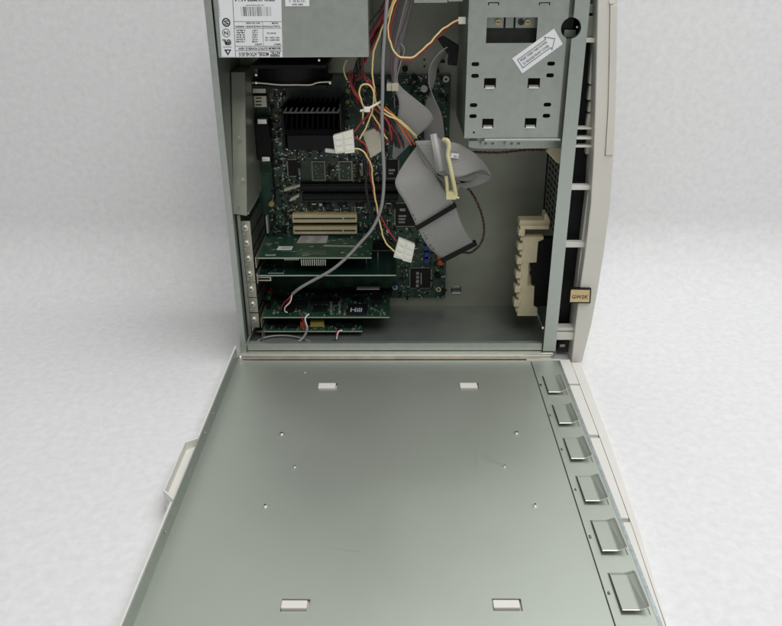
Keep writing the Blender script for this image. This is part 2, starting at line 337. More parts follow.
# sill: upstand, ledge and lower rail
zA, zB = P(400, 343.5, .004).z, P(400, 350, .004).z
mb = MB()
mb.box(XL+.009, px0-.0005, 0.004, 0.012, zB-.001, zA)
obj('sill_upstand', mb, M['steel'], case, 0.0007)
mb = MB(); mb.box(XL+.001, px0+.014, -0.003, 0.0035, zB-.0065, zB-.0012); obj('sill_ledge', mb, M['chrome'], case, 0.0009)  # brighter metal than the sill, painting in the light from above
mb = MB(); mb.box(XL+.003, px0+.012, -0.0075, 0.003, -0.001, zB-.0068); obj('sill_rail', mb, M['bracket'], case, 0.0009)
mb = MB(); mb.cyl((XL-.002, -.007, .0035), (XL+.003, -.007, .0035), .0024, 12); obj('hinge_pin', mb, M['chrome'], case)
for x in (-.16, .16):
    for y in (.03, .14):
        mb = MB(); mb.cyl((x, y, TZ), (x, y, -.001), .011, 20); obj('foot', mb, M['black'], case)
# the inner post beside the rear ports
a0, a1 = P(231, 72, .09), P(245, 72, .09)
mb = MB()
mb.hexa([P(233.5, 214, .034), P(247, 216, .034), (P(247, 216, .034).x, .15, P(247, 216, .034).z), (P(233.5, 216, .034).x-.002, .15, P(247, 216, .034).z)],
        [P(231, 72, .09), P(245, 72, .09), (P(245, 72, .09).x, .15, P(245, 72, .09).z), (P(231, 72, .09).x, .15, P(231, 72, .09).z)])
obj('port_post', mb, M['tray'], case, 0.0006)
for (x, y, d) in ((239.5, 137, .06), (243, 179, .045), (238.5, 205, .036)):
    q = P(x, y, d-.004); mb = MB(); mb.cyl(q, q+Vector((0, -.0015, 0)), .0016, 10); obj('screw', mb, M['chrome'], case)
# slot rail and its seven bracket tabs
rx0, rx1 = -0.2120, -0.1955; RD = 0.040
SLOT_Z = [P(247, 227.6+15.25*i, RD).z for i in range(7)]
mb = MB(); mb.box(rx0, rx0+.0042, RD-.002, RD+.006, .012, .1895); obj('slot_rail', mb, M['steel'], case, 0.0005)
for i, z in enumerate(SLOT_Z):
    mb = MB(); mb.box(rx0+.0046, rx1, RD-.0012, RD, z-.0125, z+.0094)
    mb.box(rx1-.0012, rx1, RD+.0001, .140, z-.0085, z+.0085, 1)  # inner leg given dark metal for the shade behind the rail
    br = obj('slot_cover', mb, [M['bracket'], M['dark']], case, 0.0004)
    mb = MB(); c = Vector((rx0+.0095, RD-.0013, z)); mb.cyl(c, c+Vector((0, -.0010, 0)), .0042, 20); mb.cyl(c+Vector((0, -.0010, 0)), c+Vector((0, -.0030, 0)), .0031, 6); mb.box(c.x-.0022, c.x+.0022, c.y-.0033, c.y-.00302, z-.0004, z+.0004, 1)
    obj('screw', mb, [M['chrome'], M['black']], br, 0.0005)
    mb = MB(); c = Vector((rx0+.0070, RD-.0013, z-.0078)); mb.cyl(c, c+Vector((0, -.0012, 0)), .0016, 12); obj('locating_pin', mb, M['chrome'], br)
mb = MB(); mb.box(rx0, rx1, RD-.002, .12, .1905, .1925); obj('rail_cap', mb, M['steel'], case, 0.0004)

# front bezel: bowed strip seen from the side
def bez(x, y, d=-.004): return P(x, y, d)
left_px = [(598.6, -40), (597.8, 0), (596.5, 60), (595.2, 110), (593.6, 155), (590.8, 204), (585.5, 250), (579.8, 290), (575.5, 325), (571.5, 362)]
right_px = [(618.5, -40), (618, 0), (617.2, 60), (616, 110), (613.8, 155), (610.5, 204), (604.5, 250), (598, 290), (591.5, 325), (582, 362.5)]
A = [bez(*p) for p in left_px]; B = [bez(*p) for p in right_px]
mb = MB(); n = len(A); dy = Vector((0, YB+.004, 0)); lip = Vector((0, .003, 0))
vs = A+B+[p+dy for p in A]+[p+dy for p in B]
fs = []
for i in range(n-1):
    fs += [(i, n+i, n+i+1, i+1), (n+i, 3*n+i, 3*n+i+1, n+i+1), (2*n+i, 2*n+i+1, 3*n+i+1, 3*n+i), (i, i+1, 2*n+i+1, 2*n+i)]
fs += [(0, 2*n, 3*n, n), (n-1, 2*n-1, 4*n-1, 3*n-1)]
mb.add(vs, fs)
bezel = obj('front_bezel', mb, M['beige'], case, 0.0012)
# a raised door edge along its outer half, ending at a step
inner_px = [(610.3, 5), (609.6, 60), (608.3, 110), (605.6, 155)]
outer_px = [(617.3, 5), (616.6, 60), (615.4, 110), (613.2, 155)]
mb = MB(); A2 = [bez(*p, -.0058) for p in inner_px]; B2 = [bez(*p, -.0058) for p in outer_px]; n2 = 4
e = Vector((0, .0018, 0)); vs = A2+B2+[p+e for p in A2]+[p+e for p in B2]; fs = []
for i in range(n2-1): fs += [(i, n2+i, n2+i+1, i+1), (n2+i, 3*n2+i, 3*n2+i+1, n2+i+1), (i, i+1, 2*n2+i+1, 2*n2+i)]
fs += [(0, 2*n2, 3*n2, n2), (n2-1, 2*n2-1, 4*n2-1, 3*n2-1)]
mb.add(vs, fs); obj('bezel_door', mb, M['beige'], bezel, 0.0004)
mb = MB(); mb.tube([bez(610.0, 5, -.0041), bez(609.2, 60, -.0041), bez(607.9, 110, -.0041), bez(605.1, 156, -.0041)], .0004, 6); obj('door_groove', mb, M['ink'], bezel)
q = P(612, 1, -.0062); mb = MB(); mb.cyl(q, q+Vector((0, .004, 0)), .0032, 18); obj('door_pivot', mb, M['beige_light'], bezel, .0006)
# ribs and bay covers joining the bezel to the case
def bar(x0, x1, y0, y1, d, thick, mt, name='bezel_rib', bev=.0006):
    a = P(x0, y0, d); b = P(x1, y1, d); mb = MB(); mb.box(a.x, b.x, d, d+thick, b.z, a.z); return obj(name, mb, mt, bezel, bev)
bar(585, 599, 38, 42.5, .008, .010, M['beige_light'])
bar(577, 592, 127.5, 129.5, .008, .012, M['beige'])
bar(576, 592, 137, 139.5, .008, .012, M['beige_light'])
bar(575, 592, 145.5, 147.5, .008, .012, M['beige_light'])
bar(570, 594, 185.5, 190, .006, .010, M['beige_light'])
bar(562, 590, 242.5, 247.5, .006, .010, M['beige_light'])
bar(556, 577, 328, 331, .004, .014, M['beige'])
bar(556, 577, 333, 340, .001, .012, M['beige'])
for (pts, d) in (([(588, 190), (591.5, 190), (589, 243), (581.5, 243)], .012), ([(581, 247), (585.5, 247), (577, 330), (572, 330)], .012)):
    mb = MB(); mb.prism([P(x, y, d) for x, y in pts][::-1], (0, .016, 0)); obj('bezel_rib', mb, M['beige'], bezel, .0005)
for (y0, y1) in ((46, 84), (86, 100), (102, 112), (114, 126), (128, 154)):
    x0 = 592 if y0 < 80 else (589.5 if y0 < 110 else 588); x1 = 598.5-(y0-46)*.03
    a = P(x0, y0, .02); b = P(x1, y1, .02); x0b = P(x0-1.3-(y1-y0)*.05, y1, .02).x
    mb = MB(); mb.prism([(x0b, .02, b.z), (b.x, .02, b.z), (P(x1+.6, y0, .02).x, .02, a.z), (a.x, .02, a.z)], (0, .009, 0)); obj('bay_cover', mb, M['beige'], bezel, .0008)
for (x0, x1, y0, y1) in ((587.5, 593, 4, 13), (586, 593.5, 16, 37)):
    bar(x0, x1, y0, y1, .016, .012, M['tray'], 'bay_cover', .001)
# steel clip near the foot of the bezel gap
mb = MB(); a = P(559, 341, .02); b = P(572, 352, .02); mb.box(a.x, b.x, .02, .035, b.z, a.z); obj('bezel_clip', mb, M['dark'], bezel, .0005)
mb = MB(); a = P(560, 344.5, .012); b = P(565, 347, .012); mb.box(a.x, b.x, .012, .02, b.z, a.z); obj('bezel_clip', mb, M['steel'], bezel, .0005)
# black plate added to stand in for the shade inside the gap
mb = MB(); mb.prism([(XR+.0005, .030, A[0].z-.002), (XR+.0005, .030, A[-1].z+.012)]+[(p.x+.003, .030, p.z+(.012 if k == 0 else 0)) for k, p in enumerate(A[::-1])][:-1]+[(A[0].x+.003, .030, A[0].z-.002)], (0, .002, 0)); obj('gap_shade', mb, M['black'], bezel)
# badge
a, b_, c_, d_ = P(570.3, 303.2, -.0085), P(590.4, 303.4, -.0085), P(591.4, 288.9, -.0085), P(571.6, 288.4, -.0085)
mb = MB(); mb.prism([a, b_, c_, d_], (0, .0055, 0), 0)
e = -.00875; mb.prism([P(569.9, 302.0, e), P(589.3, 302.2, e), P(590.0, 290.0, e), P(571.0, 289.8, e)], (0, .0003, 0), 1)
q = P(571.8, 298.6, e-.0002); mb.text('GW2K', (q, (1, 0, -.01), (0.03, 0, 1)), P(588, 298, e).x-q.x, .0050, 2, .02)
obj('badge', mb, [M['black'], M['badge'], M['ink']], bezel)

# ------------------------------------------------------------------ power supply
psu = thing('power_supply', (-.126, .075, .388), 'grey steel power supply box with white rating label, filling the top left of the case', 'power supply')
pz = P(300, 57.5, .003).z; pr = P(368.6, 40, .003).x
mb = MB(); mb.box(-.2075, pr, .003, .150, pz, .50); obj('housing', mb, M['steel'], psu, 0.0012)
LD = .0027
def lab(x, y, d=LD): return P(x, y, d)
mb = MB()
mb.prism([lab(221.8, 56.8), lab(282.6, 57.0), lab(281.2, -6), lab(217.5, -6)], (0, -.0002, 0), 0)
t = LD-.0003
def line(x0, y0, x1, y1, wd=.5, mt=1):
    a = P(x0, y0, t); b = P(x1, y1, t); dx, dz = b.x-a.x, b.z-a.z; L = math.hypot(dx, dz); n = Vector((-dz/L, 0, dx/L))*wd*.00055
    mb.add([a-n, b-n, b+n, a+n], [(0, 1, 2, 3)], mt)
def utext(s, x0, x1, y0, y1, mt=1):      # writing that is upside down in the picture
    a = P(x1, y0, t-.00005); b = P(x0, y1, t-.00005); mb.text(s, (a, (-1, 0, 0), (0, 0, -1)), a.x-b.x, a.z-b.z, mt, .028)
line(232.5, -6, 235.6, 57, .5); line(233.6, 21.5, 281.6, 21.5, .4); line(234, 28.2, 281.6, 28.2, .35)
line(235, 46.2, 282, 46.2, .4); line(235.3, 50.6, 282.2, 50.6, .4); line(262.5, 22, 263.5, 46, .35)
utext('ASTEC', 270.4, 280.4, 51.2, 54.8); 
for k in range(4): line(270.2, 55.2+.5*k*.8, 279.8, 55.2+.5*k*.8, .25)
utext('MODEL: ATX145-3515', 239, 268.5, 52.0, 56.2)
utext('MAXIMUM OUTPUT POWER IS 145W', 238.5, 280.5, 47.0, 49.8)
for k, s in enumerate(('+5V  18A', '+12V  4A', '-5V  0.3A', '-12V 0.3A', '+3.3V 10A', '+5VSB')):
    utext(s.split()[0], 252, 258, 29.5+2.25*k, 31.1+2.25*k); utext(s.split()[-1], 236, 245, 29.5+2.25*k, 31.1+2.25*k)
utext('OUTPUT', 255, 262, 43.2, 45.2); utext('INPUT', 274, 280.5, 43.2, 45.2)
utext('100-120V~ 4A', 265, 279.5, 36.8, 38.4); utext('200-240V~ 2A', 265, 279.5, 39.2, 40.8); utext('50-60 Hz', 267, 276, 32.4, 34)
utext('HIPOT TEST PASSED', 246, 260, 22.2, 23.8); utext('CAUTION HAZARD AREA', 235, 280, 25.4, 27.4); utext('NOM', 272, 278, 22.2, 24)
utext('SERIAL NUMBER 6 0 1 4', 235, 275, -.6, 1.4); utext('NOT SERVICEABLE INSIDE', 246, 264, 4.6, 5.8, 2)
xx = 241
while xx < 271.5:
    ww = random.choice((.35, .35, .6, .9)); a = P(xx, 6.6, t); b = P(xx+ww, 16, t); mb.add([(a.x, t, b.z), (b.x, t, b.z), (b.x, t, a.z), (a.x, t, a.z)], [(0, 1, 2, 3)], 1); xx += ww+random.choice((.3, .35, .5))
def ring(x, y, r, mt=1, th=.28):
    c = P(x, y, t); vs = []; N = 24
    for i in range(N):
        a = 2*math.pi*i/N
        for q in (r, r-th): vs.append((c.x+q*.0011*math.cos(a), t, c.z+q*.0011*math.sin(a)))
    mb.add(vs, [(2*i, 2*i+1, (2*i+3) % (2*N), (2*i+2) % (2*N)) for i in range(N)], mt)
ring(226.2, 22.3, 4.3, 1, 1.3); utext('S', 223.8, 228.6, 20.2, 24.6); ring(226.2, 32.8, 4.1, 1, .6); utext('N', 224.2, 228, 31, 34.8)
utext('UL', 222.8, 230.8, 39.2, 44.4); utext('R', 223.6, 229.6, 41, 45.2); line(223, 47, 231.6, 47, .4)
def tri(pts, mt): mb.add([P(x, y, t-.00005*mt) for x, y in pts], [(0, 1, 2)], mt)
tri([(224, 49.4), (231.4, 49.4), (228, 55.6)], 1); 
a_ = [P(x, y, t-.0003) for x, y in ((226.6, 50.6), (229.4, 50.6), (228, 53.4))]; mb.add(a_, [(0, 1, 2)], 0)
a = P(221.5, 18, t); mb.text('TO BE SERVICED ONLY BY', (P(220.6, 17.5, t), (0, 0, 1), (-1, 0, 0)), .026, .0014, 2)
obj('rating_label', mb, [M['paper'], M['ink'], M['ink_soft']], psu)
mb = MB(); mb.prism([lab(285.4, 6.2), lab(309.4, 6.0), lab(309.2, -8), lab(284.8, -8)], (0, -.0002, 0), 0)
xx = 289
while xx < 305:
    ww = random.choice((.35, .5, .9)); a = P(xx, -4, t); b = P(xx+ww, 2.4, t); mb.add([(a.x, t, b.z), (b.x, t, b.z), (b.x, t, a.z), (a.x, t, a.z)], [(0, 1, 2, 3)], 1); xx += ww+random.choice((.3, .45))
utext('GB51-0264', 292, 303, 3.6, 5.2)
obj('barcode_label', mb, [M['paper'], M['ink']], psu)

# cooling fan under the supply
fc = Vector((-.1345, .095, 0)); fz0, fz1 = .3470, .3745
fan = thing('cooling_fan', (fc.x, fc.y, fz0), 'black square fan mounted flat under the power supply with a wire guard', 'fan')
mb = MB(); hf = .046
mb.plate(rect(-hf, hf, -hf, hf), [oval(0, 0, .042, .042, 40)], .004, ((fc.x, fc.y, fz0+.002), (1, 0, 0), (0, 1, 0)))
mb.plate(rect(-hf, hf, -hf, hf), [oval(0, 0, .042, .042, 40)], .004, ((fc.x, fc.y, fz1-.002), (1, 0, 0), (0, 1, 0)))
mb.plate(oval(0, 0, .0445, .0445, 48), [oval(0, 0, .0422, .0422, 48)], fz1-fz0-.008, ((fc.x, fc.y, (fz0+fz1)/2), (1, 0, 0), (0, 1, 0)))
obj('fan_frame', mb, M['black'], fan, .0006)
mb = MB(); mb.cyl((fc.x, fc.y, fz0+.004), (fc.x, fc.y, fz1-.005), .017, 28); hub = obj('hub', mb, M['black'], fan, .001)
for k in range(7):
    a = 2*math.pi*k/7; mb = MB(); ca, sa = math.cos(a), math.sin(a); cb, sb = math.cos(a+.5), math.sin(a+.5)
    mb.add([(fc.x+.016*ca, fc.y+.016*sa, fz0+.006), (fc.x+.040*ca, fc.y+.040*sa, fz0+.006), (fc.x+.040*cb, fc.y+.040*sb, fz1-.007), (fc.x+.016*cb, fc.y+.016*sb, fz1-.007)], [(0, 1, 2, 3)])
    obj('blade', mb, M['black'], hub, 0, .0012)
gy = fc.y-hf-.001
mb = MB(); gp = [(256, 82.6), (266, 83.4), (280, 84.7), (296, 84.7), (310, 84.7), (318, 82.4), (331, 81.6)]
mb.tube([P(x, y, gy-.001) for x, y in gp], .0011, 8); obj('wire_guard', mb, M['bracket'], fan)
for (x, y) in ((256, 75), (256, 83), (330, 83), (319, 60.2)):
    q = P(x, y, gy-.002); mb = MB(); mb.cyl(q, q+Vector((0, .003, 0)), .0015, 12); obj('screw', mb, M['chrome'], fan, .0003)

# ------------------------------------------------------------------ motherboard
BD = 0.150
mo = thing('motherboard', (-.07, BD, .02), 'large green motherboard crowded with chips and slots at the back of the case', 'motherboard')
bx0, bx1, bz0, bz1 = -.2080, .0688, .0195, .3480
mb = MB(); mb.box(bx0, bx1, BD, BD+.0016, bz0, bz1); obj('circuit_board', mb, M['pcb'], mo)
def onb(x, y, h=0): return P(x, y, BD-h)
def bbox(name, x0, x1, y0, y1, h, mt, bev=.0003, lift=.0003):
    a = onb(x0, y0, h); b = onb(x1, y1, h); mb = MB(); mb.box(a.x, b.x, BD-h, BD-lift, b.z, a.z); return obj(name, mb, mt, mo, bev)
def chip(x0, x1, y0, y1, h=.003, frame=None, inner='chip', words=None, legs=True):
    a = onb(x0, y0, h); b = onb(x1, y1, h); mb = MB(); mb.box(a.x, b.x, BD-h, BD-.0003, b.z, a.z, 0)
    mats = [M[inner], M['tin'], M['silk']]
    o = obj('chip', mb, mats, mo, .0003)
    if legs:
        mb = MB(); p = .0016
        k = int((a.x-b.x)/-p)
        for i in range(k):
            x = a.x+(i+.5)*p; mb.box(x-.0004, x+.0004, BD-.0012, BD-.0002, a.z+.0001, a.z+.0016); mb.box(x-.0004, x+.0004, BD-.0012, BD-.0002, b.z-.0016, b.z-.0001)
        k = int((a.z-b.z)/p)
        for i in range(k):
            z = b.z+(i+.5)*p; mb.box(a.x-.0016, a.x-.0001, BD-.0012, BD-.0002, z-.0004, z+.0004); mb.box(b.x+.0001, b.x+.0016, BD-.0012, BD-.0002, z-.0004, z+.0004)
        obj('pin_row', mb, M['tin'], o, kind=None)
    if words:
        mb = MB()
        for (u0, u1, v0, v1) in words:
            mb.add([(a.x+(b.x-a.x)*u0, BD-h-.0002, a.z+(b.z-a.z)*v1), (a.x+(b.x-a.x)*u1, BD-h-.0002, a.z+(b.z-a.z)*v1), (a.x+(b.x-a.x)*u1, BD-h-.0002, a.z+(b.z-a.z)*v0), (a.x+(b.x-a.x)*u0, BD-h-.0002, a.z+(b.z-a.z)*v0)], [(0, 1, 2, 3)])
        obj('chip_marking', mb, M['silk'], o)
    return o
chip(287.5, 298.5, 160.5, 176); chip(362.5, 367, 160, 176); chip(395.5, 415, 204, 226, words=[(.22, .5, .2, .32), (.15, .55, .5, .58), (.15, .5, .64, .72), (.15, .48, .78, .86)])
chip(386, 398, 160, 178, words=[(.2, .75, .5, .62), (.2, .6, .7, .78)])
chip(410.5, 430.5, 269, 288, words=[(.28, .42, .15, .3), (.28, .42, .36, .5), (.28, .42, .56, .74), (.28, .42, .8, .95), (.5, .56, .2, .8)])
def socketframe(x0, x1, y0, y1):
    o = chip(x0+1.8, x1-1.8, y0+2, y1-2, .0012, inner='pcb', legs=False)
    a = onb(x0, y0, .003); b = onb(x1, y1, .003); mb = MB(); wd = .0022
    mb.plate(rect(a.x, b.x, b.z, a.z), [rect(a.x+wd, b.x-wd, b.z+wd, a.z-wd)], .002, ((0, BD-.0016, 0), (1, 0, 0), (0, 0, 1)))
    obj('pin_frame', mb, M['pin_frame'], o)
socketframe(311, 326, 161, 181); socketframe(338, 353, 161, 181)
# memory slots with latches
for k, (x0, x1, y0, y1) in enumerate(((300, 398, 184, 190.5), (302, 398, 194, 200.5))):
    o = bbox('memory_slot', x0, x1, y0, y1, .010, M['black'])
    a = onb(x0-16 if k == 0 else x0-12, y0+5, .012); b = onb(x0+(0 if k == 0 else -3), y0+.5, .012); wv = Vector((0, 0, -.004))
    mb = MB(); mb.prism([a, a+wv, b+wv*.8, b], (0, .010, 0)); obj('latch', mb, M['nylon_dim'], o, .0004)
    a = onb(x0, y0, .010); b = onb(x1, y1, .010); mb = MB()
    for i in range(42):
        x = a.x+.003+(b.x-a.x-.006)*i/41; mb.box(x-.0005, x+.0005, BD-.0106, BD-.0098, (a.z+b.z)/2-.0012, (a.z+b.z)/2+.0012)
    obj('contact_row', mb, M['dark'], o)
for k in range(18):
    bbox('resistor_pack', 302+5.3*k, 305.4+5.3*k, 202.4, 207.2, .0016, M['chip' if k % 3 else 'dark'], .0002)
# expansion sockets
for (x0, x1, y0, y1) in ((292, 357, 214.5, 222.5), (293, 357, 227.2, 234)):
    a = onb(x0, y0, .012); b = onb(x1, y1, .012); mb = MB(); mb.box(a.x, b.x, BD-.012, BD-.0003, b.z, a.z)
    o = obj('expansion_socket', mb, M['pci'], mo, .0004)
    mb = MB(); zc = (a.z+b.z)/2; xk = onb(343, y0, .012).x
    mb.box(a.x+.002, xk-.001, BD-.0123, BD-.0119, zc-.0011, zc+.0011); mb.box(xk+.001, b.x-.002, BD-.0123, BD-.0119, zc-.0011, zc+.0011); obj('socket_slit', mb, M['dark'], o)
    mb = MB()
    for i in range(32):
        x = a.x+.002+(b.x-a.x-.004)*i/31; mb.box(x-.0004, x+.0004, BD-.006, BD-.001, a.z+.0002, a.z+.0016)
    obj('contact_row', mb, M['tan'], o)
for (x0, x1, y0, y1) in ((295, 392, 243, 250), (295, 392, 262, 268), (295, 392, 291, 296)):
    bbox('expansion_socket', x0, x1, y0, y1, .010, M['black'])
# rear ports
o = bbox('serial_port', 254.5, 271.5, 122, 160, .024, M['black'])
for (x0, x1, y0, y1) in ((257, 267, 119, 124), (261.5, 270, 157, 161.5)):
    a = onb(x0, y0, .026); b = onb(x1, y1, .026); mb = MB(); mb.box(a.x, b.x, BD-.026, BD-.012, b.z, a.z); obj('hex_nut', mb, M['chrome'], o, .0008)
o = bbox('keyboard_port', 252, 266, 82, 93, .020, M['bracket']); o = bbox('usb_port', 253.5, 267, 96, 107, .018, M['bracket'])
for k in range(3):
    a = onb(255.5, 97+3.4*k, .0185); mb = MB(); mb.box(a.x, a.x+.008, a.y, a.y+.004, a.z-.0022, a.z-.0006); obj('usb_opening', mb, M['ink'], o)
bbox('port_shield', 246.5, 251, 78, 200, .012, M['bracket'])
bbox('retainer_post', 265.5, 268.5, 217, 233.5, .010, M['grey_paper'])
# capacitors, crystal, jumpers, screws
def can(x, y, r, h, mt):
    c = onb(x, y, 0); mb = MB(); mb.cyl(c+Vector((0, -.0003, 0)), c+Vector((0, -h, 0)), r, 18); return mb, mt
for (x, y, r, h, mt) in ((424, 88, .0046, .008, 'grey_paper'), (348, 90, .003, .006, 'tan'), (348, 101, .003, .006, 'tan'), (276.5, 115, .0028, .004, 'tan'), (343.5, 126, .0028, .004, 'tan'),
                        (272, 203, .004, .007, 'tan'), (360, 100, .0036, .009, 'black'), (405, 68, .004, .010, 'black'), (414, 76, .004, .010, 'black'), (436, 70, .004, .01, 'black'), (320, 150, .003, .006, 'black'), (388, 230, .003, .006, 'grey_paper'), (437, 275, .0042, .004, 'black')):
    mb, q = can(x, y, r, h, mt); obj('capacitor', mb, M[q], mo, .0005)
for (x, y) in ((446, 79), (438.5, 289), (395, 287)):
    c = onb(x, y, 0); mb = MB(); mb.cyl(c+Vector((0, -.0002, 0)), c+Vector((0, -.0018, 0)), .0042, 20); mb.cyl(c+Vector((0, -.00181, 0)), c+Vector((0, -.0021, 0)), .0019, 14, 1); obj('mounting_screw', mb, [M['bracket'], M['dark']], mo, .0004)
for (x0, x1, y0, y1, mt) in ((424, 428.5, 246, 250.5, 'jumper_blue'), (424.5, 429, 252.5, 257, 'jumper_blue'), (424.5, 429, 259, 263.5, 'jumper_blue'), (393, 396, 285.5, 288.5, 'jumper_blue'), (437, 443.5, 254, 259.5, 'jumper_red'), (438, 444, 260.5, 265, 'jumper_red')):
    bbox('jumper', x0, x1, y0, y1, .008, M[mt], .0005)
for (x0, x1, y0, y1) in ((434, 445, 60, 63), (418, 440, 112, 116), (270, 274, 128, 200), (372, 377, 214, 226), (322, 326, 204, 206)):
    bbox('pin_header', x0, x1, y0, y1, .006, M['black'])
for (x0, x1, y0, y1) in ((312, 316, 203.5, 205), (319, 323, 203.5, 206.2), (357, 363, 207, 208), (386, 391, 203, 204.2), (291, 293, 146.5, 149), (294, 296, 149, 151), (291, 293, 152, 154)):
    bbox('solder_lug', x0, x1, y0, y1, .004, M['tin'])
mb = MB()
free = [(272, 300, 120, 212, 150), (300, 395, 146, 160, 60), (326, 338, 161, 181, 14), (353, 386, 161, 183, 50), (300, 398, 203, 213, 90), (270, 292, 205, 234, 46), (358, 398, 212, 240, 60), (398, 445, 228, 298, 110), (400, 447, 75, 140, 100), (345, 400, 75, 180, 120), (268, 285, 84, 118, 40)]
for (x0, x1, y0, y1, n) in free:
    for i in range(int(n*1.9)):
        c = onb(random.uniform(x0, x1), random.uniform(y0, y1)); k = random.choice((0, 0, 1, 1, 2, 3)); s = random.choice((.0008, .0011, .0016)); a, b = (s, s*.5) if random.random() < .5 else (s*.5, s)
        if k == 0: a *= 2.2; b *= 2.2
        mb.box(c.x-a, c.x+a, BD-random.uniform(.0006, .0016), BD-.0002, c.z-b, c.z+b, k)
obj('small_components', mb, [M['chip'], M['tin'], M['tan'], M['silk']], mo, kind='stuff')

# processor with its heat sink
cpu = thing('processor_module', (-.112, BD, .262), 'black processor cartridge with a finned heat sink lying above the memory slots', 'processor')
a = P(284.5, 112.5, .078); b = P(339, 150, .078)
mb = MB(); mb.box(a.x+.001, b.x+.001, .078, BD-.001, b.z, b.z+.020); obj('cartridge', mb, M['black'], cpu, .001)
mb = MB(); mb.box(a.x-.001, b.x+.002, .076, BD-.001, b.z+.0203, b.z+.027); obj('heat_sink_base', mb, M['fin'], cpu, .0005)
mb = MB(); mb.box(a.x-.001, b.x+.002, .074, .0755, a.z-.0005, a.z+.0016); obj('fin_tie_bar', mb, M['fin_tip'], cpu, .0003)
for i in range(11):
    x = a.x+(b.x-a.x)*i/10; mb = MB()
    mb.prism([(x, .076, b.z+.0273), (x+.0016, .076, b.z+.0273), (x+.0042, .076, a.z+.0070), (x+.0022, .076, a.z+.0070)], (0, .066, 0)); fi = obj('fin', mb, M['fin'], cpu); mb = MB(); mb.prism([(x-.0005, .0745, a.z+.0017), (x+.0022, .0745, a.z+.0017), (x+.0042, .0745, a.z+.0068), (x+.0030, .0745, a.z+.0068)], (0, .0012, 0)); obj('fin_end', mb, M['fin_tip'], fi)
mb = MB(); mb.box(a.x-.006, a.x-.002, .085, BD-.001, b.z-.004, a.z+.004); obj('retention_rail', mb, M['black'], cpu, .0006)
mb = MB(); mb.box(b.x+.003, b.x+.0042, .073, BD-.001, b.z-.002, a.z+.012); obj('retention_rail', mb, M['dark'], cpu, .0004)
q = P(285, 152, .085); mb = MB(); mb.box(q.x, q.x+.060, .085, .0855, q.z+.003, q.z+.0042); obj('clip_bar', mb, M['bracket'], cpu)

# ------------------------------------------------------------------ expansion cards
def card(z, xr_px, front_px_y, label, m_top, left_px=256.5, group='expansion cards in the rear slots'):
    fp = G(300, front_px_y, z); yf = fp.y; x0 = G(left_px, front_px_y, z).x; x1 = G(xr_px, front_px_y, z).x
    t = thing('expansion_card', ((x0+x1)/2, BD, z), label, 'circuit card', group)
    mb = MB(); mb.box(x0, x1, yf, BD-.012, z-.0015, z); o = obj('card_board', mb, [M[m_top]], t)
    mb = MB(); mb.box(x0, x1, yf-.0005, yf-.0001, z-.0015, z+.0001); obj('board_edge', mb, M['pcb_edge'], t)
    mb = MB(); mb.box(-.1935, -.1925, RD+.001, BD-.02, z-.009, z+.006); obj('card_bracket', mb, M['bracket'], t)
    return t, x0, x1, yf
def flat(t, name, z, pts, mt, h=.0003, bev=0):
    mb = MB(); mb.prism([G(x, y, z+.0001) for x, y in pts], (0, 0, h)); return obj(name, mb, mt, t, bev)
def cbox(t, name, z, x0, x1, y0, y1, h, mt, bev=.0003):
    a = G(x0, y1, z); b = G(x1, y1, z); c = G(x0, y0, z); mb = MB(); mb.box(a.x, b.x, a.y, max(c.y, a.y+.001), z+.0001, z+h); return obj(name, mb, mt, t, bev)
Z1 = .1232
c1, x0, x1, yf = card(Z1, 371.5, 257.5, 'topmost green expansion card with a silver sticker and a white barcode sticker', 'pcb_card')
o = flat(c1, 'sticker', Z1, [(296.8, 243), (326.5, 243), (328.5, 235.5), (301, 235.5)], M['grey_paper'])
mb = MB()
for i in range(5):
    for j in range(2):
        p = G(302+13*j-i*.7, 236.6+1.25*i, Z1+.0005); mb.box(p.x, p.x+random.uniform(.008, .012), p.y-.0016, p.y, Z1+.0005, Z1+.00055)
obj('sticker_print', mb, M['ink_soft'], o)
o = flat(c1, 'barcode_sticker', Z1, [(276.6, 250), (291.6, 250), (293, 246.4), (278.6, 246.4)], M['paper'])
mb = MB()
for i in range(9): p = G(281+1.1*i, 249, Z1+.0005); mb.box(p.x, p.x+.0006, p.y, p.y+.009, Z1+.0005, Z1+.00055)
obj('barcode', mb, M['ink_soft'], o)
flat(c1, 'silkscreen_mark', Z1, [(265, 255.8), (275.4, 255.8), (275.6, 254.6), (265.4, 254.6)], M['silk'], .0002)
flat(c1, 'silkscreen_mark', Z1, [(323, 246.4), (362, 247.2), (362, 246), (324, 244.8)], M['silk'], .0002)
mb = MB()
for i in range(40): p = G(282+1.12*i, 251.8, Z1); mb.box(p.x, p.x+.0006, p.y, p.y+.0022, Z1+.0001, Z1+.0006)
for i in range(24): p = G(300+1.08*i, 254.2, Z1); mb.box(p.x, p.x+.0006, p.y, p.y+.004, Z1+.0001, Z1+.0009)
obj('solder_points', mb, M['tin'], c1, kind='stuff')
mb = MB()
for i in range(12): p = G(301+2.15*i, 258, Z1); mb.box(p.x, p.x+.0013, yf-.0035, yf-.0024, Z1-.0105, Z1-.0016)
mb.box(G(300, 258, Z1).x, G(326.5, 258, Z1).x, yf-.0024, yf+.004, Z1-.0062, Z1-.0017, 1)
obj('edge_header', mb, [M['tin'], M['black']], c1, kind='stuff')
mb = MB(); 
for i in range(10): p = G(284+1.5*i, 258, Z1); mb.box(p.x, p.x+.0009, yf, yf+.001, Z1-.004, Z1-.0016)
obj('edge_pins', mb, M['tin'], c1, kind='stuff')
cbox(c1, 'video_port', Z1-.011, 258.5, 265, 243, 256, .010, M['jumper_blue'])
mb = MB()
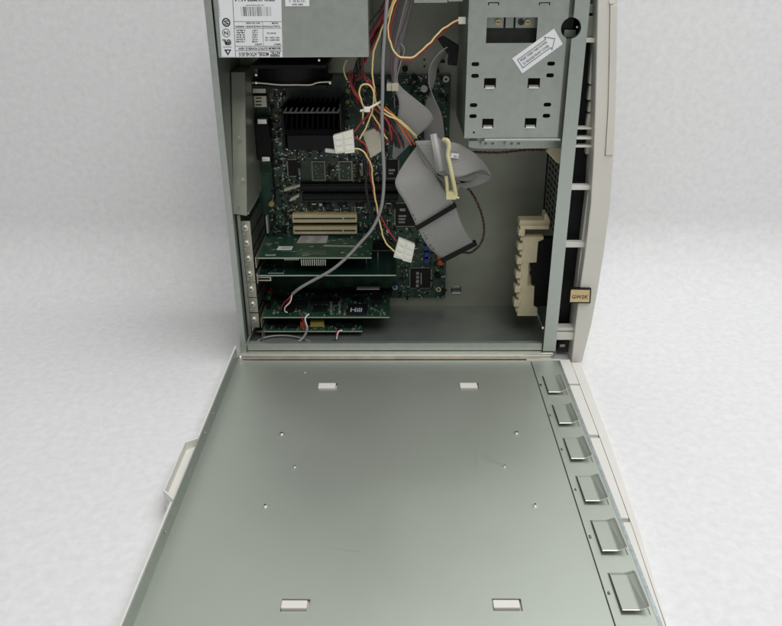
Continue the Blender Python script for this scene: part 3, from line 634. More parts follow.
for i in range(60):
    p = G(random.uniform(264, 372), random.uniform(236, 256), Z1); 
    if p.x < x1-.003: mb.box(p.x, p.x+random.choice((.0008, .003, .006)), p.y, p.y+.0007, Z1+.0001, Z1+.0005)
obj('solder_traces', mb, M['pcb_edge'], c1, kind='stuff')

Z2 = .1003
c2, x0, x1, yf = card(Z2, 396, 275, 'plain glossy dark green expansion card, second from the top', 'pcb_plain')
flat(c2, 'silkscreen_mark', Z2, [(268, 273.6), (284, 273.6), (284, 273), (268, 273)], M['silk'], .0002)
mb = MB(); a = P(257, 277.5, yf); b = P(271, 281.5, yf); mb.plate(rect(a.x, b.x, b.z, a.z), [rect(a.x+.0016, b.x-.0016, b.z+.0014, a.z-.0014)], .012, ((0, yf+.008, 0), (1, 0, 0), (0, 0, 1))); obj('port_shell', mb, M['bracket'], c2)
mb = MB()
for i in range(26):
    p = G(random.uniform(260, 285), random.uniform(264, 273), Z2); mb.box(p.x, p.x+.0008, p.y, p.y+.0008, Z2+.0001, Z2+.0006)
obj('solder_points', mb, M['tin'], c2, kind='stuff')
cbox(c2, 'pin_post', Z2, 377.5, 378.2, 258, 262, .012, M['tin']); cbox(c2, 'pin_post', Z2, 366, 366.7, 261, 264, .008, M['tin'])

Z3 = .0330
c3, x0, x1, yf = card(Z3, 389.5, 317, 'component side up expansion card with a grey audio cable plugged into its front', 'pcb_card')
def ctop(t, z, name, x0, x1, y0, y1, h, mt): return cbox(t, name, z, x0, x1, y0, y1, h, M[mt])
o = ctop(c3, Z3, 'chip', 347, 367, 305.5, 315, .003, 'chip')
a = G(350.2, 311.8, Z3+.0032); mb = MB(); mb.text('Hill', (a, (1, 0, 0), (0, 1, 0)), G(362, 312, Z3).x-a.x, .0135, 0, .02); obj('chip_marking', mb, M['print'], o)
for (q0, q1, r0, r1, hh) in ((353, 363, 298, 302.5, .003), (310, 340, 300, 304, .004), (318, 330, 292, 296, .004), (340, 352, 289, 297, .005), (278, 292, 298, 304, .004), (290, 306, 303, 309, .005), (312, 326, 307, 312, .003), (372, 380, 296, 305, .006)):
    ctop(c3, Z3, 'chip', q0, q1, r0, r1, hh, 'chip')
ctop(c3, Z3, 'audio_jack', 258, 271, 294, 298, .011, 'jumper_red'); ctop(c3, Z3, 'audio_jack', 258.5, 270.5, 299, 302, .009, 'jack_green'); ctop(c3, Z3, 'audio_jack', 259, 270, 305, 309, .008, 'black')
ctop(c3, Z3+.008, 'white_strip', 356.5, 379.5, 287.8, 290, .002, 'paper')
for x in (330, 338.5):
    for k in range(5): ctop(c3, Z3, 'pin_header', x, x+2.2, 300.5+2.7*k, 302.2+2.7*k, .004, 'tin')
ctop(c3, Z3, 'header_socket', 282, 293, 308, 312.5, .006, 'black')
mb = MB()
for i in range(300):
    p = G(random.uniform(272, 388), random.uniform(292, 316), Z3); s = random.choice((.0008, .0014, .002, .003)); k = random.choice((0, 0, 1, 1, 2)); 
    if p.y > yf+.002 and p.x < x1-.003: mb.box(p.x, p.x+s, p.y, p.y+s*.8, Z3+.0001, Z3+random.uniform(.0008, .0016), k)
obj('small_components', mb, [M['chip'], M['tin'], M['silk']], c3, kind='stuff')

Z4 = .0110
c4, x0, x1, yf = card(Z4, 362.5, 331, 'lowest and shortest expansion card with an orange and a yellow component', 'pcb_card')
ctop(c4, Z4, 'relay', 300.5, 305, 325.5, 328.3, .010, 'jumper_red'); ctop(c4, Z4, 'transformer', 310.5, 324, 324.5, 327, .008, 'yellow_part')
for (q0, q1, hh) in ((276, 284, .005), (287, 297, .006), (336, 342, .008), (346, 352, .007)): ctop(c4, Z4, 'capacitor', q0, q1, 326, 328.5, hh, 'black')
mb = MB()
for i in range(130):
    p = G(random.uniform(262, 361), random.uniform(325, 330.5), Z4); s = random.choice((.0008, .0014)); k = random.choice((0, 1, 2))
    mb.box(p.x, p.x+s, p.y, p.y+s, Z4+.0001, Z4+.0012, k)
obj('small_components', mb, [M['chip'], M['tin'], M['silk']], c4, kind='stuff')

# ------------------------------------------------------------------ drive cage
cage = thing('drive_cage', (.135, .07, .295), 'grey steel drive cage with punched slots and an arrow sticker, right of the hanging wires', 'drive cage')
CD = .007
def ch(x, y): q = P(x, y, CD); return (q.x, q.z)
holes = []
a = ch(487, 17.3); b = ch(536, 42.8); win = rect(a[0], b[0], b[1], a[1]); holes.append(win)
c = ch(571, 28); xe = ch(563.5, 70)[0]
for (x, y) in ((475.3, 64), (475, 75.7), (551, 63.5), (550, 75.2), (473.5, 105), (473, 116), (547.3, 104.5), (546.3, 115.6)):
    q = ch(x, y); holes.append(stadium(q[0], q[1], .0045, .0023))
tabs = []
for (x0, x1, y0, y1) in ((484.2, 495.6, 78, 87.8), (528, 539.5, 78, 87.5), (482.3, 493.2, 118.5, 127.6), (525, 536, 118, 127.3)):
    a = ch(x0, y0); b = ch(x1, y1); holes.append(rect(a[0], b[0], b[1], a[1])); tabs.append((a, b))
for (x0, x1) in ((488, 499), (539, 550)):
    a = ch(x0, 2.2); b = ch(x1, 5.2)
    holes.append([(a[0], b[1]), (a[0]+.0012, b[1]), (a[0]+.0012, a[1]-.001), (b[0]-.0012, a[1]-.001), (b[0]-.0012, b[1]), (b[0], b[1]), (b[0], a[1]), (a[0], a[1])])
q = ch(473.8, 132.3); holes.append(oval(q[0], q[1], .0013, .0013, 12))
cl, cb = ch(464.2, 138)
bite = [p for p in oval(c[0], c[1], .0114, .0114, 72) if p[0] < xe]; bite.sort(key=lambda p: p[1])
mb = MB(); mb.plate([(cl, cb), (xe, cb), (xe, bite[0][1]-.0001)]+bite+[(xe, bite[-1][1]+.0001), (xe, .50), (cl, .50)], holes, .0014, ((0, CD, 0), (1, 0, 0), (0, 0, 1)))
plate = obj('cage_plate', mb, M['steel'], cage, .0004)
mb = MB(); ub = Vector((.016, .007, 0)); Lb = ub.length; ub.normalize(); kx = 1/ub.x
bite2 = [((p[0]-xe)*kx, p[1]) for p in oval(c[0], c[1], .0118, .0114, 72) if p[0] > xe+.0002]; bite2.sort(key=lambda p: p[1])
mb.plate([(0, cb), (Lb, cb), (Lb, .50), (0, .50), (0, bite2[-1][1]+.0001)]+bite2[::-1]+[(0, bite2[0][1]-.0001)], [], .0013, ((xe, CD, 0), ub, (0, 0, 1))); obj('bent_edge', mb, M['steel'], cage)
mb = MB(); q = P(570, 33, .020); mb.box(q.x-.007, q.x+.007, .020, .026, q.z-.005, q.z+.0035); obj('inner_lug', mb, M['steel'], cage, .0006)
for a, b in tabs:
    mb = MB(); mb.prism([(a[0]+.0015, CD+.0012, b[1]+.0030), (b[0]-.0015, CD+.0012, b[1]+.0030), (b[0]-.0015, CD-.0030, b[1]+.0006), (a[0]+.0015, CD-.0030, b[1]+.0006)], (0, .0004, -.0009)); obj('bent_tab', mb, M['chrome'], plate)
mb = MB(); mb.box(cl, cl+.0014, CD+.0008, .150, cb, .50); obj('cage_side', mb, M['inner'], cage)
a = ch(470, 141.5); b = ch(470, 147.5)
mb = MB(); mb.box(ch(484, 140)[0], px0-.001, CD-.004, CD+.020, ch(500, 140.3)[1], cb-.0004); obj('lower_lip', mb, M['strip_steel'], cage, .0006)
mb = MB(); mb.box(ch(469, 145)[0], .2060, CD+.022, CD+.024, P(500, 148.6, CD+.022).z, cb-.003); obj('lower_flange', mb, M['steel'], cage, .0004)
for (x0, x1, hs) in ((469, 478.5, ()), (481.5, 497.5, (485.5, 492.5)), (505.8, 524, (511.5, 518.5))):
    a = P(x0, 141.0, CD+.014); b = P(x1, 147.4, CD+.014); mb = MB()
    mb.plate(rect(a.x, b.x, b.z, a.z), [oval(P(x, 143.6, CD+.014).x, P(x, 143.6, CD+.014).z, .0021, .0017, 14) for x in hs], .0012, ((0, CD+.015, 0), (1, 0, 0), (0, 0, 1))); obj('mounting_ear', mb, M['steel'], cage)
mb = MB(); mb.box(cl+.002, .2060, CD+.024, .150, cb-.0008, cb+.0006); obj('cage_bottom', mb, M['inner'], cage)
# arrow sticker
sd = CD-.0011
s4 = [P(512.1, 58.3, sd), P(522.3, 73.4, sd), P(562.8, 44.0, sd), P(554.0, 28.4, sd)]
mb = MB(); mb.prism([s4[0], s4[1], s4[2], s4[3]], (0, -.0002, 0), 0)
ux = (s4[2]-s4[1]); Ls = ux.length; ux = ux.normalized(); uy = Vector((-ux.z, 0, ux.x)); hs = (s4[0]-s4[1]).length; O = s4[1]+Vector((0, -.0004, 0))
def S(u, v): return O+ux*(u*Ls)+uy*(v*hs)
arrow = [(.07, .24), (.76, .24), (.76, .10), (.92, .5), (.76, .90), (.76, .76), (.07, .76)]
for i in range(7):
    a = S(*arrow[i]); b = S(*arrow[(i+1) % 7]); d = (b-a).normalized(); n = Vector((-d.z, 0, d.x))*.00042
    mb.add([a-n-d*.0003, b-n+d*.0003, b+n+d*.0003, a+n-d*.0003], [(0, 1, 2, 3)], 1)
mb.text('PRESS THESE TABS DOWN', (S(.11, .55), ux, uy), Ls*.64, hs*.14, 1, .02); mb.text('TO RELEASE FRONT COVER', (S(.11, .32), ux, uy), Ls*.64, hs*.14, 1, .02)
obj('arrow_sticker', mb, [M['paper'], M['ink_soft']], cage)
# drive seen through the window
dr = thing('disk_drive', (.13, .08, .38), 'dark metal drive with brass screws seen through the window of the drive cage', 'disk drive')
q0 = P(483, 10, .022); q1 = P(540, 29.5, .022)
mb = MB(); mb.box(.0800, .2000, .026, .140, q1.z-.022, q0.z); obj('drive_body', mb, M['dark'], dr, .001)
for (x0, x1) in ((485, 503.5), (506, 513.5), (516, 538)):
    a = P(x0, 14, .021); b = P(x1, 28, .021); mb = MB(); mb.box(a.x, b.x, .0215, .0255, b.z, a.z); obj('side_rail', mb, M['steel'], dr, .0006)
for (x, mt) in ((498, 'gold'), (521, 'dark'), (527.5, 'gold')):
    q = P(x, 22, .0214); mb = MB(); mb.cyl(q, q+Vector((0, -.0025, 0)), .0034, 16); mb.box(q.x-.002, q.x+.002, q.y-.0028, q.y-.00255, q.z-.0004, q.z+.0004, 1); obj('screw', mb, [M[mt], M['black']], dr, .0004)
# small white bracket at the very top left of the cage
mb = MB(); a = P(414, -8, .02); b = P(447.5, 2.6, .02); mb.box(a.x, b.x, .02, .032, b.z, a.z); a = P(448.5, -8, .02); b = P(463, 1.4, .02); mb.box(a.x, b.x, .021, .030, b.z, a.z)
fd = obj('bay_bracket', mb, M['steel'], cage, .0005)

# ------------------------------------------------------------------ beige card guide on the front sheet
cg = thing('card_guide', (.185, .06, .034), 'ivory plastic card guide with toothed edge mounted at lower right inside the case', 'card guide')
gd = .058
g = [P(517.5, 316.2, gd), P(541, 316.2, gd), P(541, 309, gd), P(540, 239.5, gd), P(544, 236, gd), P(549, 225.8, gd), P(521.5, 225.8, gd)]
body = [(517.2, 316.2), (537.3, 316.2), (537.6, 308.5), (533.6, 306), (534.6, 286.4), (527.5, 286), (529, 263), (536.6, 262.6), (538.4, 241.8), (543.6, 239.6), (543.9, 237), (523, 237.2)]
mb = MB(); mb.prism([P(x, y, gd) for x, y in body][::-1], (0, .022, 0)); obj('guide_body', mb, M['ivory'], cg, .0007)
mb = MB(); mb.prism([P(x, y, gd) for x, y in [(521.4, 237), (524, 237), (524.6, 229.5), (549, 229.5), (549, 226), (520, 226)]][::-1], (0, .022, 0)); obj('guide_top', mb, M['ivory'], cg, .0007)
mb = MB(); mb.prism([P(x, y, gd+.006) for x, y in [(519, 225.6), (550, 225.6), (550, 220.5), (547.5, 214), (544.8, 214), (544, 220.5), (520, 220.5)]][::-1], (0, .020, 0)); obj('guide_top', mb, M['ivory'], cg, .0007)
for k in range(6):
    x = 520.5-.95*k; y = 230+14.2*k
    a = P(x-1.6, y, gd-.001); b = P(x+4.4, y+6.2, gd-.001); c_ = P(x-.2, y+6.0, gd-.001)
    mb = MB(); mb.box(a.x, b.x, gd-.001, gd+.016, b.z, a.z); obj('tooth', mb, M['ivory'], cg, .0012)
    a = P(x+.2, y+6.6, gd+.002); b = P(x+4, y+11, gd+.002)
    mb = MB(); mb.box(a.x, b.x, gd+.002, gd+.018, b.z, a.z); obj('tooth', mb, M['ivory'], cg, .0012)
mb = MB(); a = P(527.8, 263, gd+.012); b = P(534.8, 286, gd+.012); mb.box(a.x, b.x, gd+.012, gd+.014, b.z, a.z); obj('latch_recess', mb, M['ivory'], cg)
mb = MB(); a = P(530, 272.2, gd+.008); b = P(534.5, 274, gd+.008); mb.box(a.x, b.x, gd+.006, gd+.0119, b.z, a.z); obj('latch_bar', mb, M['black'], cg)
sp = thing('cutout_backing', (.197, .06, .04), 'black piece filling the dark cutouts of the ivory card guide', 'speaker')
mb = MB(); mb.prism([P(x, y, .061) for x, y in [(533, 306.5), (548, 306.5), (556, 238.5), (530, 238.5)]][::-1], (0, .012, 0)); obj('cutout_piece', mb, M['black'], sp, .0008)  # black block set behind the guide's cutouts
q = P(542, 232, .05)
fg = thing('fan_shroud', (.2, .1, .3), 'ivory plastic corner piece hanging below the drive cage beside the pillar', 'bracket')
mb = MB(); mb.prism([P(x, y, .030) for x, y in [(546, 151), (549.5, 147.8), (566, 147.8), (562, 164), (556.8, 163)]][::-1], (0, .03, 0)); obj('shroud_corner', mb, M['ivory'], fg, .0006)
mb = MB(); a = P(546.5, 155, .10); b = P(545.2, 220, .10); mb.tube([P(548, 154, .10), P(545.5, 187, .10), P(543.2, 219, .10)], .0012, 8); obj('shroud_edge', mb, M['black'], fg)

# ------------------------------------------------------------------ cables
def wire(t, name, mt, pts, r=.00085, n=8):
    base = smooth_path([P(*p) for p in pts], 8); ph = [random.uniform(0, 6.3) for _ in range(6)]; am = 0 if name == 'cable_jacket' else .0003; L = 0; out = []
    for i, p in enumerate(base):
        if i: L += (p-base[i-1]).length
        out.append(p+am*Vector((math.sin(L*230+ph[0])+.6*math.sin(L*520+ph[1]), .8*math.sin(L*300+ph[2]), math.sin(L*260+ph[3])+.6*math.sin(L*470+ph[4]))))
    mb = MB(); mb.tube(out, r, n, 0, 1); return obj(name, mb, M[mt], t)
def twist(t, pts, r=.0009, rad=.0014, turns=1.0, mats=('dull_red', 'blackwire')):
    base = smooth_path([P(*p) for p in pts], 16)
    for k, mt in enumerate(mats):
        out = []; s = 0
        for i, p in enumerate(base):
            if i: s += (p-base[i-1]).length
            d = (base[min(i+1, len(base)-1)]-base[max(i-1, 0)]).normalized(); u = d.orthogonal().normalized(); v = d.cross(u); a = s/.011*2*math.pi*turns+k*math.pi
            out.append(p+rad*(math.cos(a)*u+math.sin(a)*v))
        mb = MB(); mb.tube(out, r, 6, 0, 1); obj('wire', mb, M[mt], t)

hp = thing('power_harness', P(392, 5, .06), 'bundle of red, yellow and black wires with white plugs, looped beside the power supply', 'power cable')
WR = .00105
wire(hp, 'wire', 'yellow', [(398, -12, .02), (392, 5, .022), (384, 24, .024), (375, 48, .026), (372.3, 66, .028), (374, 88, .03), (376.5, 103, .032), (384, 113, .035), (400, 122, .04), (417, 138, .05)], WR)
wire(hp, 'wire', 'yellow', [(401, -12, .018), (392.5, 8, .018), (388.3, 25, .018), (390, 42, .018), (396, 53.5, .017), (405, 57.8, .016), (415.5, 55.5, .016), (430, 42.5, .018), (444, 28, .022), (459, 19.6, .026)], WR)
wire(hp, 'wire', 'red', [(403, -10, .024), (395, 8, .024), (391, 24, .024), (390.5, 40, .026), (396.5, 55.3, .022), (404, 60, .02), (416, 57, .02), (430.5, 44.5, .022), (446, 29, .026), (459, 21.2, .03)], .0009)
wire(hp, 'wire', 'red', [(396, -10, .03), (388, 6, .03), (379, 22, .03), (369, 40, .03), (363.5, 55, .032), (363.2, 68, .034), (366, 80, .036), (374, 88, .036)], WR)
wire(hp, 'wire', 'red', [(392, -10, .036), (384, 6, .036), (374, 26, .036), (366, 42, .036), (362, 58, .036), (362.6, 75, .036)], WR)
wire(hp, 'wire', 'blackwire', [(390, -10, .03), (382, 6, .03), (369, 24, .03), (361, 38, .03), (358, 52, .032), (358.6, 66, .034), (361, 74, .04)], WR)
wire(hp, 'wire', 'blackwire', [(394, -10, .026), (386, 6, .026), (374, 26, .026), (365, 42, .028), (361.5, 58, .03), (363, 74, .034), (362, 90, .036), (368, 104, .036)], WR)
wire(hp, 'wire', 'blackwire', [(398, -10, .034), (390, 10, .034), (383, 30, .036), (381.5, 70, .04), (380.5, 110, .045)], WR)
wire(hp, 'wire', 'red', [(351, 70, .05), (349.5, 78, .045), (352, 88, .042), (358, 98, .038), (364, 106, .036), (369, 112, .034)], WR)
wire(hp, 'wire', 'red', [(353, 74, .054), (352, 84, .05), (356, 93, .046), (363, 104, .04), (367, 110, .036)], WR)
wire(hp, 'wire', 'red', [(357, 80, .05), (361, 77.5, .045), (367, 78, .04), (372, 83, .036), (374, 88, .034), (375.5, 97, .034), (370.5, 110, .034), (363, 121, .034), (352.5, 133, .034)], WR)
wire(hp, 'wire', 'blackwire', [(355, 80, .052), (350, 96, .05), (356, 108, .046), (366, 118, .044)], WR)
wire(hp, 'wire', 'yellow', [(346.2, 60, .06), (344.2, 66, .056), (344.6, 73, .054), (347.2, 80, .054)], WR)
wire(hp, 'wire', 'yellow', [(364.6, 108.5, .032), (361, 100, .029), (359.2, 92, .027), (361.5, 86, .026), (366.5, 84.2, .026), (372, 88, .026), (374.2, 96, .027), (373, 105, .029), (370.8, 116, .030), (366, 127, .033), (360, 139, .036)], WR)
wire(hp, 'wire', 'yellow', [(363, 112, .034), (362.8, 118, .036), (363.5, 124, .04)], WR)
wire(hp, 'wire', 'yellow', [(371.5, 113, .033), (376, 120, .036), (381, 129, .04), (387, 139, .045)], WR)
wire(hp, 'wire', 'yellow', [(379, 106, .034), (388, 112.5, .036), (402, 122, .042), (416.8, 136.5, .048)], WR)
wire(hp, 'wire', 'red', [(374, 108, .034), (382, 115, .036), (388, 122, .038), (391, 133, .042), (391.5, 140, .046)], .0014)
wire(hp, 'wire', 'orange', [(383, 108, .042), (392, 116, .042), (402, 130, .044), (411, 145, .05)], WR)
wire(hp, 'wire', 'orange', [(385, 107, .044), (396, 117, .044), (406, 130, .046), (414, 144, .052)], WR)
wire(hp, 'wire', 'bluewire', [(381, 109, .042), (389, 118, .042), (397, 132, .044), (404, 148, .05)], WR)
wire(hp, 'wire', 'blackwire', [(380, 110, .044), (386, 120, .044), (393, 133, .046), (400, 148, .05)], WR)
wire(hp, 'wire', 'blackwire', [(373, 110, .038), (377, 120, .04), (381, 131, .044), (383, 140, .048)], WR)
wire(hp, 'wire', 'red', [(372, 112, .04), (376, 121, .042), (380, 132, .046)], WR)
wire(hp, 'wire', 'red', [(353.5, 137, .036), (360, 140, .036), (366, 147, .036), (368.6, 160, .038), (371, 178, .04), (376, 203, .042), (384, 223, .042), (396, 241, .04)], WR)
wire(hp, 'wire', 'yellow', [(354, 148.5, .034), (361, 150, .034), (367, 156, .034), (371.5, 167, .036), (373, 182, .038), (376, 202, .040), (380, 224, .04), (385.5, 242, .04), (395, 252, .038)], WR)
wire(hp, 'wire', 'blackwire', [(354, 141, .04), (363, 148, .04), (367, 165, .042), (366.6, 185, .044), (369.5, 204, .046), (377, 222, .046), (386, 238, .044), (395, 247, .042)], WR)
wire(hp, 'wire', 'blackwire', [(354, 145, .042), (361, 152, .042), (366, 170, .044), (365.6, 186, .046), (369, 206, .048), (376, 225, .048), (388, 243, .046), (395, 249, .044)], WR)
for k in range(9):
    j = random.uniform
    wire(hp, 'wire', ('blackwire', 'red', 'blackwire')[k % 3], [(394+j(-5, 5), -10, .05+.003*k), (384+j(-5, 4), 20, .05+.003*k), (368+j(-6, 4), 48, .052+.003*k), (357+j(-4, 5), 70, .056+.002*k), (353+j(-4, 4), 86, .058+.002*k), (360+j(-3, 5), 101, .05), (368+j(-2, 3), 110, .042), (376+j(-4, 6), 124, .046), (384+j(-4, 8), 142, .054)], WR)
for k in range(4):
    wire(hp, 'wire', ('blackwire', 'bluewire', 'orange', 'blackwire')[k], [(372+k, 109, .046), (382+2*k, 119, .047), (391+2.4*k, 133, .05), (396+3*k, 147, .056)], WR)
# nylon connectors
def molex(pts, d, thick, mt, name='connector', ridge=True):
    mb = MB(); q = [P(x, y, d) for x, y in pts]; mb.prism(q[::-1], (0, thick, 0))
    def L(u, v): return q[0].lerp(q[1], u).lerp(q[3].lerp(q[2], u), v)
    o = obj(name, mb, M[mt], hp, .0010)
    if ridge:
        for v0, v1 in ((.10, .26), (.42, .58), (.74, .90)):
            mb = MB(); e = Vector((0, -.0009, 0)); mb.prism([L(.10, v0)+e, L(.10, v1)+e, L(.42, v1)+e, L(.42, v0)+e], (0, .0008, 0)); obj('ridge', mb, M[mt], o, .0003)
        mb = MB(); e = Vector((0, -.0012, 0)); mb.prism([L(.50, -.03)+e, L(.50, 1.03)+e, L(1.0, 1.03)+e, L(1.0, -.03)+e], (0, .0011, 0)); c = obj('collar', mb, M[mt], o, .0004)
        for v0, v1 in ((.12, .3), (.4, .6), (.7, .88)):
            mb = MB(); e = Vector((0, -.0018, 0)); mb.prism([L(.56, v0)+e, L(.56, v1)+e, L(.94, v1)+e, L(.94, v0)+e], (0, .0005, 0)); obj('ridge', mb, M[mt], o, .0002)
    return o
molex([(332.8, 136), (353, 130.3), (354.6, 151.8), (335.2, 154)], .030, .010, 'white', 'connector')
mb = MB(); mb.prism([P(x, y, .034) for x, y in [(325, 149), (335, 150), (335, 153.6), (325, 152.4)]][::-1], (0, .006, 0)); obj('connector_key', mb, M['grey_paper'], hp, .0006)
molex([(362, 133), (379.5, 126.5), (383.8, 150), (370.5, 158.5)], .048, .010, 'nylon_dim', 'connector', False)
molex([(398.6, 238.8), (415, 245.4), (411.4, 262), (393.4, 257.6)], .034, .010, 'white', 'connector')
mb = MB(); mb.prism([P(x, y, .024) for x, y in [(458.5, 17.2), (466, 17), (466, 24), (458.5, 24.2)]][::-1], (0, .008, 0)); obj('connector', mb, M['white'], hp, .0006)
mb = MB(); a, b = P(360.5, 110.8, .025), P(380, 102.2, .025)
mb.tube([a, P(366, 109.5, .0225), P(373, 106, .0225), b, P(382, 101, .03)], .0015, 8); tie = obj('cable_tie', mb, M['white'], hp)
mb = MB(); mb.box(P(364, 111, .02).x, P(370, 107, .02).x, .0205, .024, P(367, 112.3, .02).z, P(367, 107, .02).z); obj('tie_head', mb, M['white'], tie, .0006)

au = thing('audio_cable', P(292, 300, .05), 'round grey audio cable running down to the component side up card', 'cable')
wire(au, 'cable_jacket', 'greywire', [(388, -10, .012), (385.5, 20, .014), (383, 60, .018), (382.6, 92, .02), (382, 120, .022), (383, 150, .024), (384, 175, .026), (383, 196, .028), (380, 212, .03), (372, 229, .032), (360, 243, .034), (345, 259, .036), (330, 271, .038), (312, 281, .042), (300, 288, .046), (292.5, 294, .052)], .0021, 10)
wire(au, 'wire', 'red', [(293, 294, .052), (287, 300, .052), (282.5, 305, .054), (281, 309, .056)], .0008); wire(au, 'wire', 'red', [(293, 295, .052), (288, 303, .053), (285, 309, .055)], .0007)
wire(au, 'wire', 'whitewire', [(292, 295, .051), (290, 302, .05), (285.5, 307, .05), (285, 311, .052), (287.5, 312, .054)], .0009)
mc = thing('modem_cable', P(304, 335, .04), 'short grey cable with bared white and red wires leaving the lowest card', 'cable')
wire(mc, 'cable_jacket', 'greywire', [(307, 326, .045), (306.8, 331, .042), (303, 338, .038), (296, 343, .030), (286, 346, .026)], .0018, 10)
wire(mc, 'wire', 'whitewire', [(307, 327, .044), (305.6, 321, .044), (306, 317, .046), (309, 314, .05)], .0011)
wire(mc, 'wire', 'red', [(306, 327, .046), (302.5, 319, .047), (302.5, 315, .05)], .0007)
sw = thing('speaker_wire', P(337, 336, .04), 'thin white and red wire ends hanging in front of the lowest card', 'wire')
wire(sw, 'wire', 'whitewire', [(342.5, 330.5, .05), (339, 331.5, .048), (337, 335, .046), (336.6, 339, .044)], .0010); wire(sw, 'wire', 'red', [(336.2, 330, .05), (336.5, 334, .048), (338, 338, .046)], .0008)
wire(sw, 'wire', 'blackwire', [(336.6, 339, .044), (330, 341.5, .04), (322, 343, .036)], .0009)
lp = MB(); lp.tube([G(256, 343, .004), G(262, 338.5, .004), G(275, 335.8, .004), G(290, 336, .004), G(304, 339, .004), G(315, 344, .003)], .0013, 8)
tag(obj('loose_cable', lp, M['greywire']), 'thin dark cable curled in an arc on the case floor below the cards', 'cable')

def ribbon_obj(t, name, A, B, nw=10, sub=8, thick=.0009):
    mb = MB(); mb.ribbon([P(*p) for p in A], [P(*p) for p in B], nw, sub)
    o = obj(name, mb, M['ribbon'], t, 0, thick)
    at = o.data.attributes.new('across', 'FLOAT', 'POINT')
    for i in range(len(o.data.vertices)): at.data[i].value = (i % (nw+1))/nw
    return o
rc = thing('ribbon_cable', P(420, 170, .06), 'wide flat grey ribbon cable with two black connectors, hanging lowest in the case', 'ribbon cable')
# long tail with black connectors
ribbon_obj(rc, 'ribbon_tail', [(417, 146, 0.0410), (405, 162, 0.0360), (396, 178, 0.0310), (396.5, 188, 0.0280), (406, 204, 0.0300), (417, 227, 0.0360), (427, 245, 0.0460), (436, 254, 0.0560), (443.5, 259.5, 0.0660)],
           [(424, 150, 0.0460), (429, 160, 0.0410), (433, 169, 0.0340), (437, 178, 0.0300), (444, 190, 0.0320), (454, 204, 0.0380), (461, 222, 0.0480), (467, 234, 0.0580), (474, 243.5, 0.0680)], 12)
def blackbar(p0, p1, wd, d0, d1, name='connector'):
    a = P(*p0, d0); b = P(*p1, d1); d = (b-a).normalized(); n = d.cross(Vector((0, 1, 0))).normalized()*wd/2; mb = MB(); mb.prism([a-n, b-n, b+n, a+n], (0, .009, 0)); return obj(name, mb, M['black'], rc, .0006)
blackbar((416.5, 229), (456, 205.5), .0055, .031, .033); blackbar((441.5, 261.5), (476.5, 243.5), .0065, .060, .064)
mb = MB()
for (x, y) in ((413, 215), (415, 219), (416.6, 222.5), (423.5, 232), (425, 235), (426.5, 238), (430.5, 245.5), (433.5, 249)):
    q = P(x, y, .0275+max(0, (y-204))*.00045); mb.box(q.x-.0004, q.x+.0005, q.y-.0012, q.y+.0004, q.z-.0014, q.z+.0012)
obj('edge_print', mb, M['ink'], rc)
# folded bundle
ribbon_obj(rc, 'ribbon_fold', [(415, 141, 0.0310), (430, 140.5, 0.0250), (448, 141.5, 0.0210), (463, 145.5, 0.0210), (477, 155, 0.0230), (487, 167, 0.0290), (491.5, 176, 0.0390)],
           [(436, 172, 0.0290), (440, 174.5, 0.0230), (450, 177.5, 0.0190), (462, 176.5, 0.0190), (474, 172, 0.0230), (484, 170, 0.0290), (492, 177.5, 0.0400)], 10)
ribbon_obj(rc, 'ribbon_fold', [(491.5, 176, 0.0390), (489, 180.5, 0.0450), (478, 185, 0.0450), (464, 189, 0.0410)], [(474, 172, 0.0310), (475, 177, 0.0390), (470, 181, 0.0410), (456, 184, 0.0370)], 8)
ribbon_obj(rc, 'ribbon_fold', [(455, 177, 0.0250), (466, 176.5, 0.0290), (476, 172, 0.0350)], [(456, 180, 0.0290), (467, 181, 0.0330), (477, 178, 0.0390)], 6)
ribbon_obj(rc, 'ribbon_fold', [(415, 141.5, 0.0370), (420, 155, 0.0370), (428, 168, 0.0350), (437, 177, 0.0330)], [(436, 172, 0.0310), (438, 176, 0.0290), (440, 178, 0.0290), (444, 181, 0.0290)], 6)
ribbon_obj(rc, 'ribbon_fold', [(436, 175, 0.0410), (440, 184, 0.0410), (446, 195, 0.0410)], [(456, 178, 0.0370), (462, 185, 0.0390), (455, 192, 0.0430)], 6)
# rolled edge standing out of the bundle
mb = MB(); A_ = P(433.5, 134, 0.0130); B_ = P(440.5, 170.5, 0.0090); ax = (B_-A_).normalized(); t1 = ax.orthogonal().normalized(); t2 = ax.cross(t1); vs = []; N = 18
for p, k in ((A_, .0042), (B_, .0048)):
    for i in range(N):
        a = i/(N-1)*R(560); rr = k*(1-.35*i/(N-1)); vs.append(p+rr*(math.cos(a)*t1+math.sin(a)*t2))
mb.add(vs, [(i, i+1, N+i+1, N+i) for i in range(N-1)], 0, True); o = obj('ribbon_roll', mb, M['ribbon'], rc, 0, .0008)
at = o.data.attributes.new('across', 'FLOAT', 'POINT')
ribbon_obj(rc, 'ribbon_flap', [(436, 136, 0.0120), (441, 152, 0.0100), (444, 170, 0.0100)], [(445, 143, 0.0190), (447, 158, 0.0180), (449, 176, 0.0170)], 6)
mb = MB(); q = P(450.5, 157.6, 0.0165); u = Vector((1, 0, -.12)).normalized(); v = Vector((.12, 0, 1)).normalized()
mb.add([q, q+u*.0095, q+u*.0095+v*.0058, q+v*.0058], [(0, 1, 2, 3)], 0); mb.text('851', (q+u*.004+v*.0008+Vector((0, -.0003, 0)), u, v), .0045, .0028, 1)
obj('cable_label', mb, [M['paper'], M['bluewire']], rc)
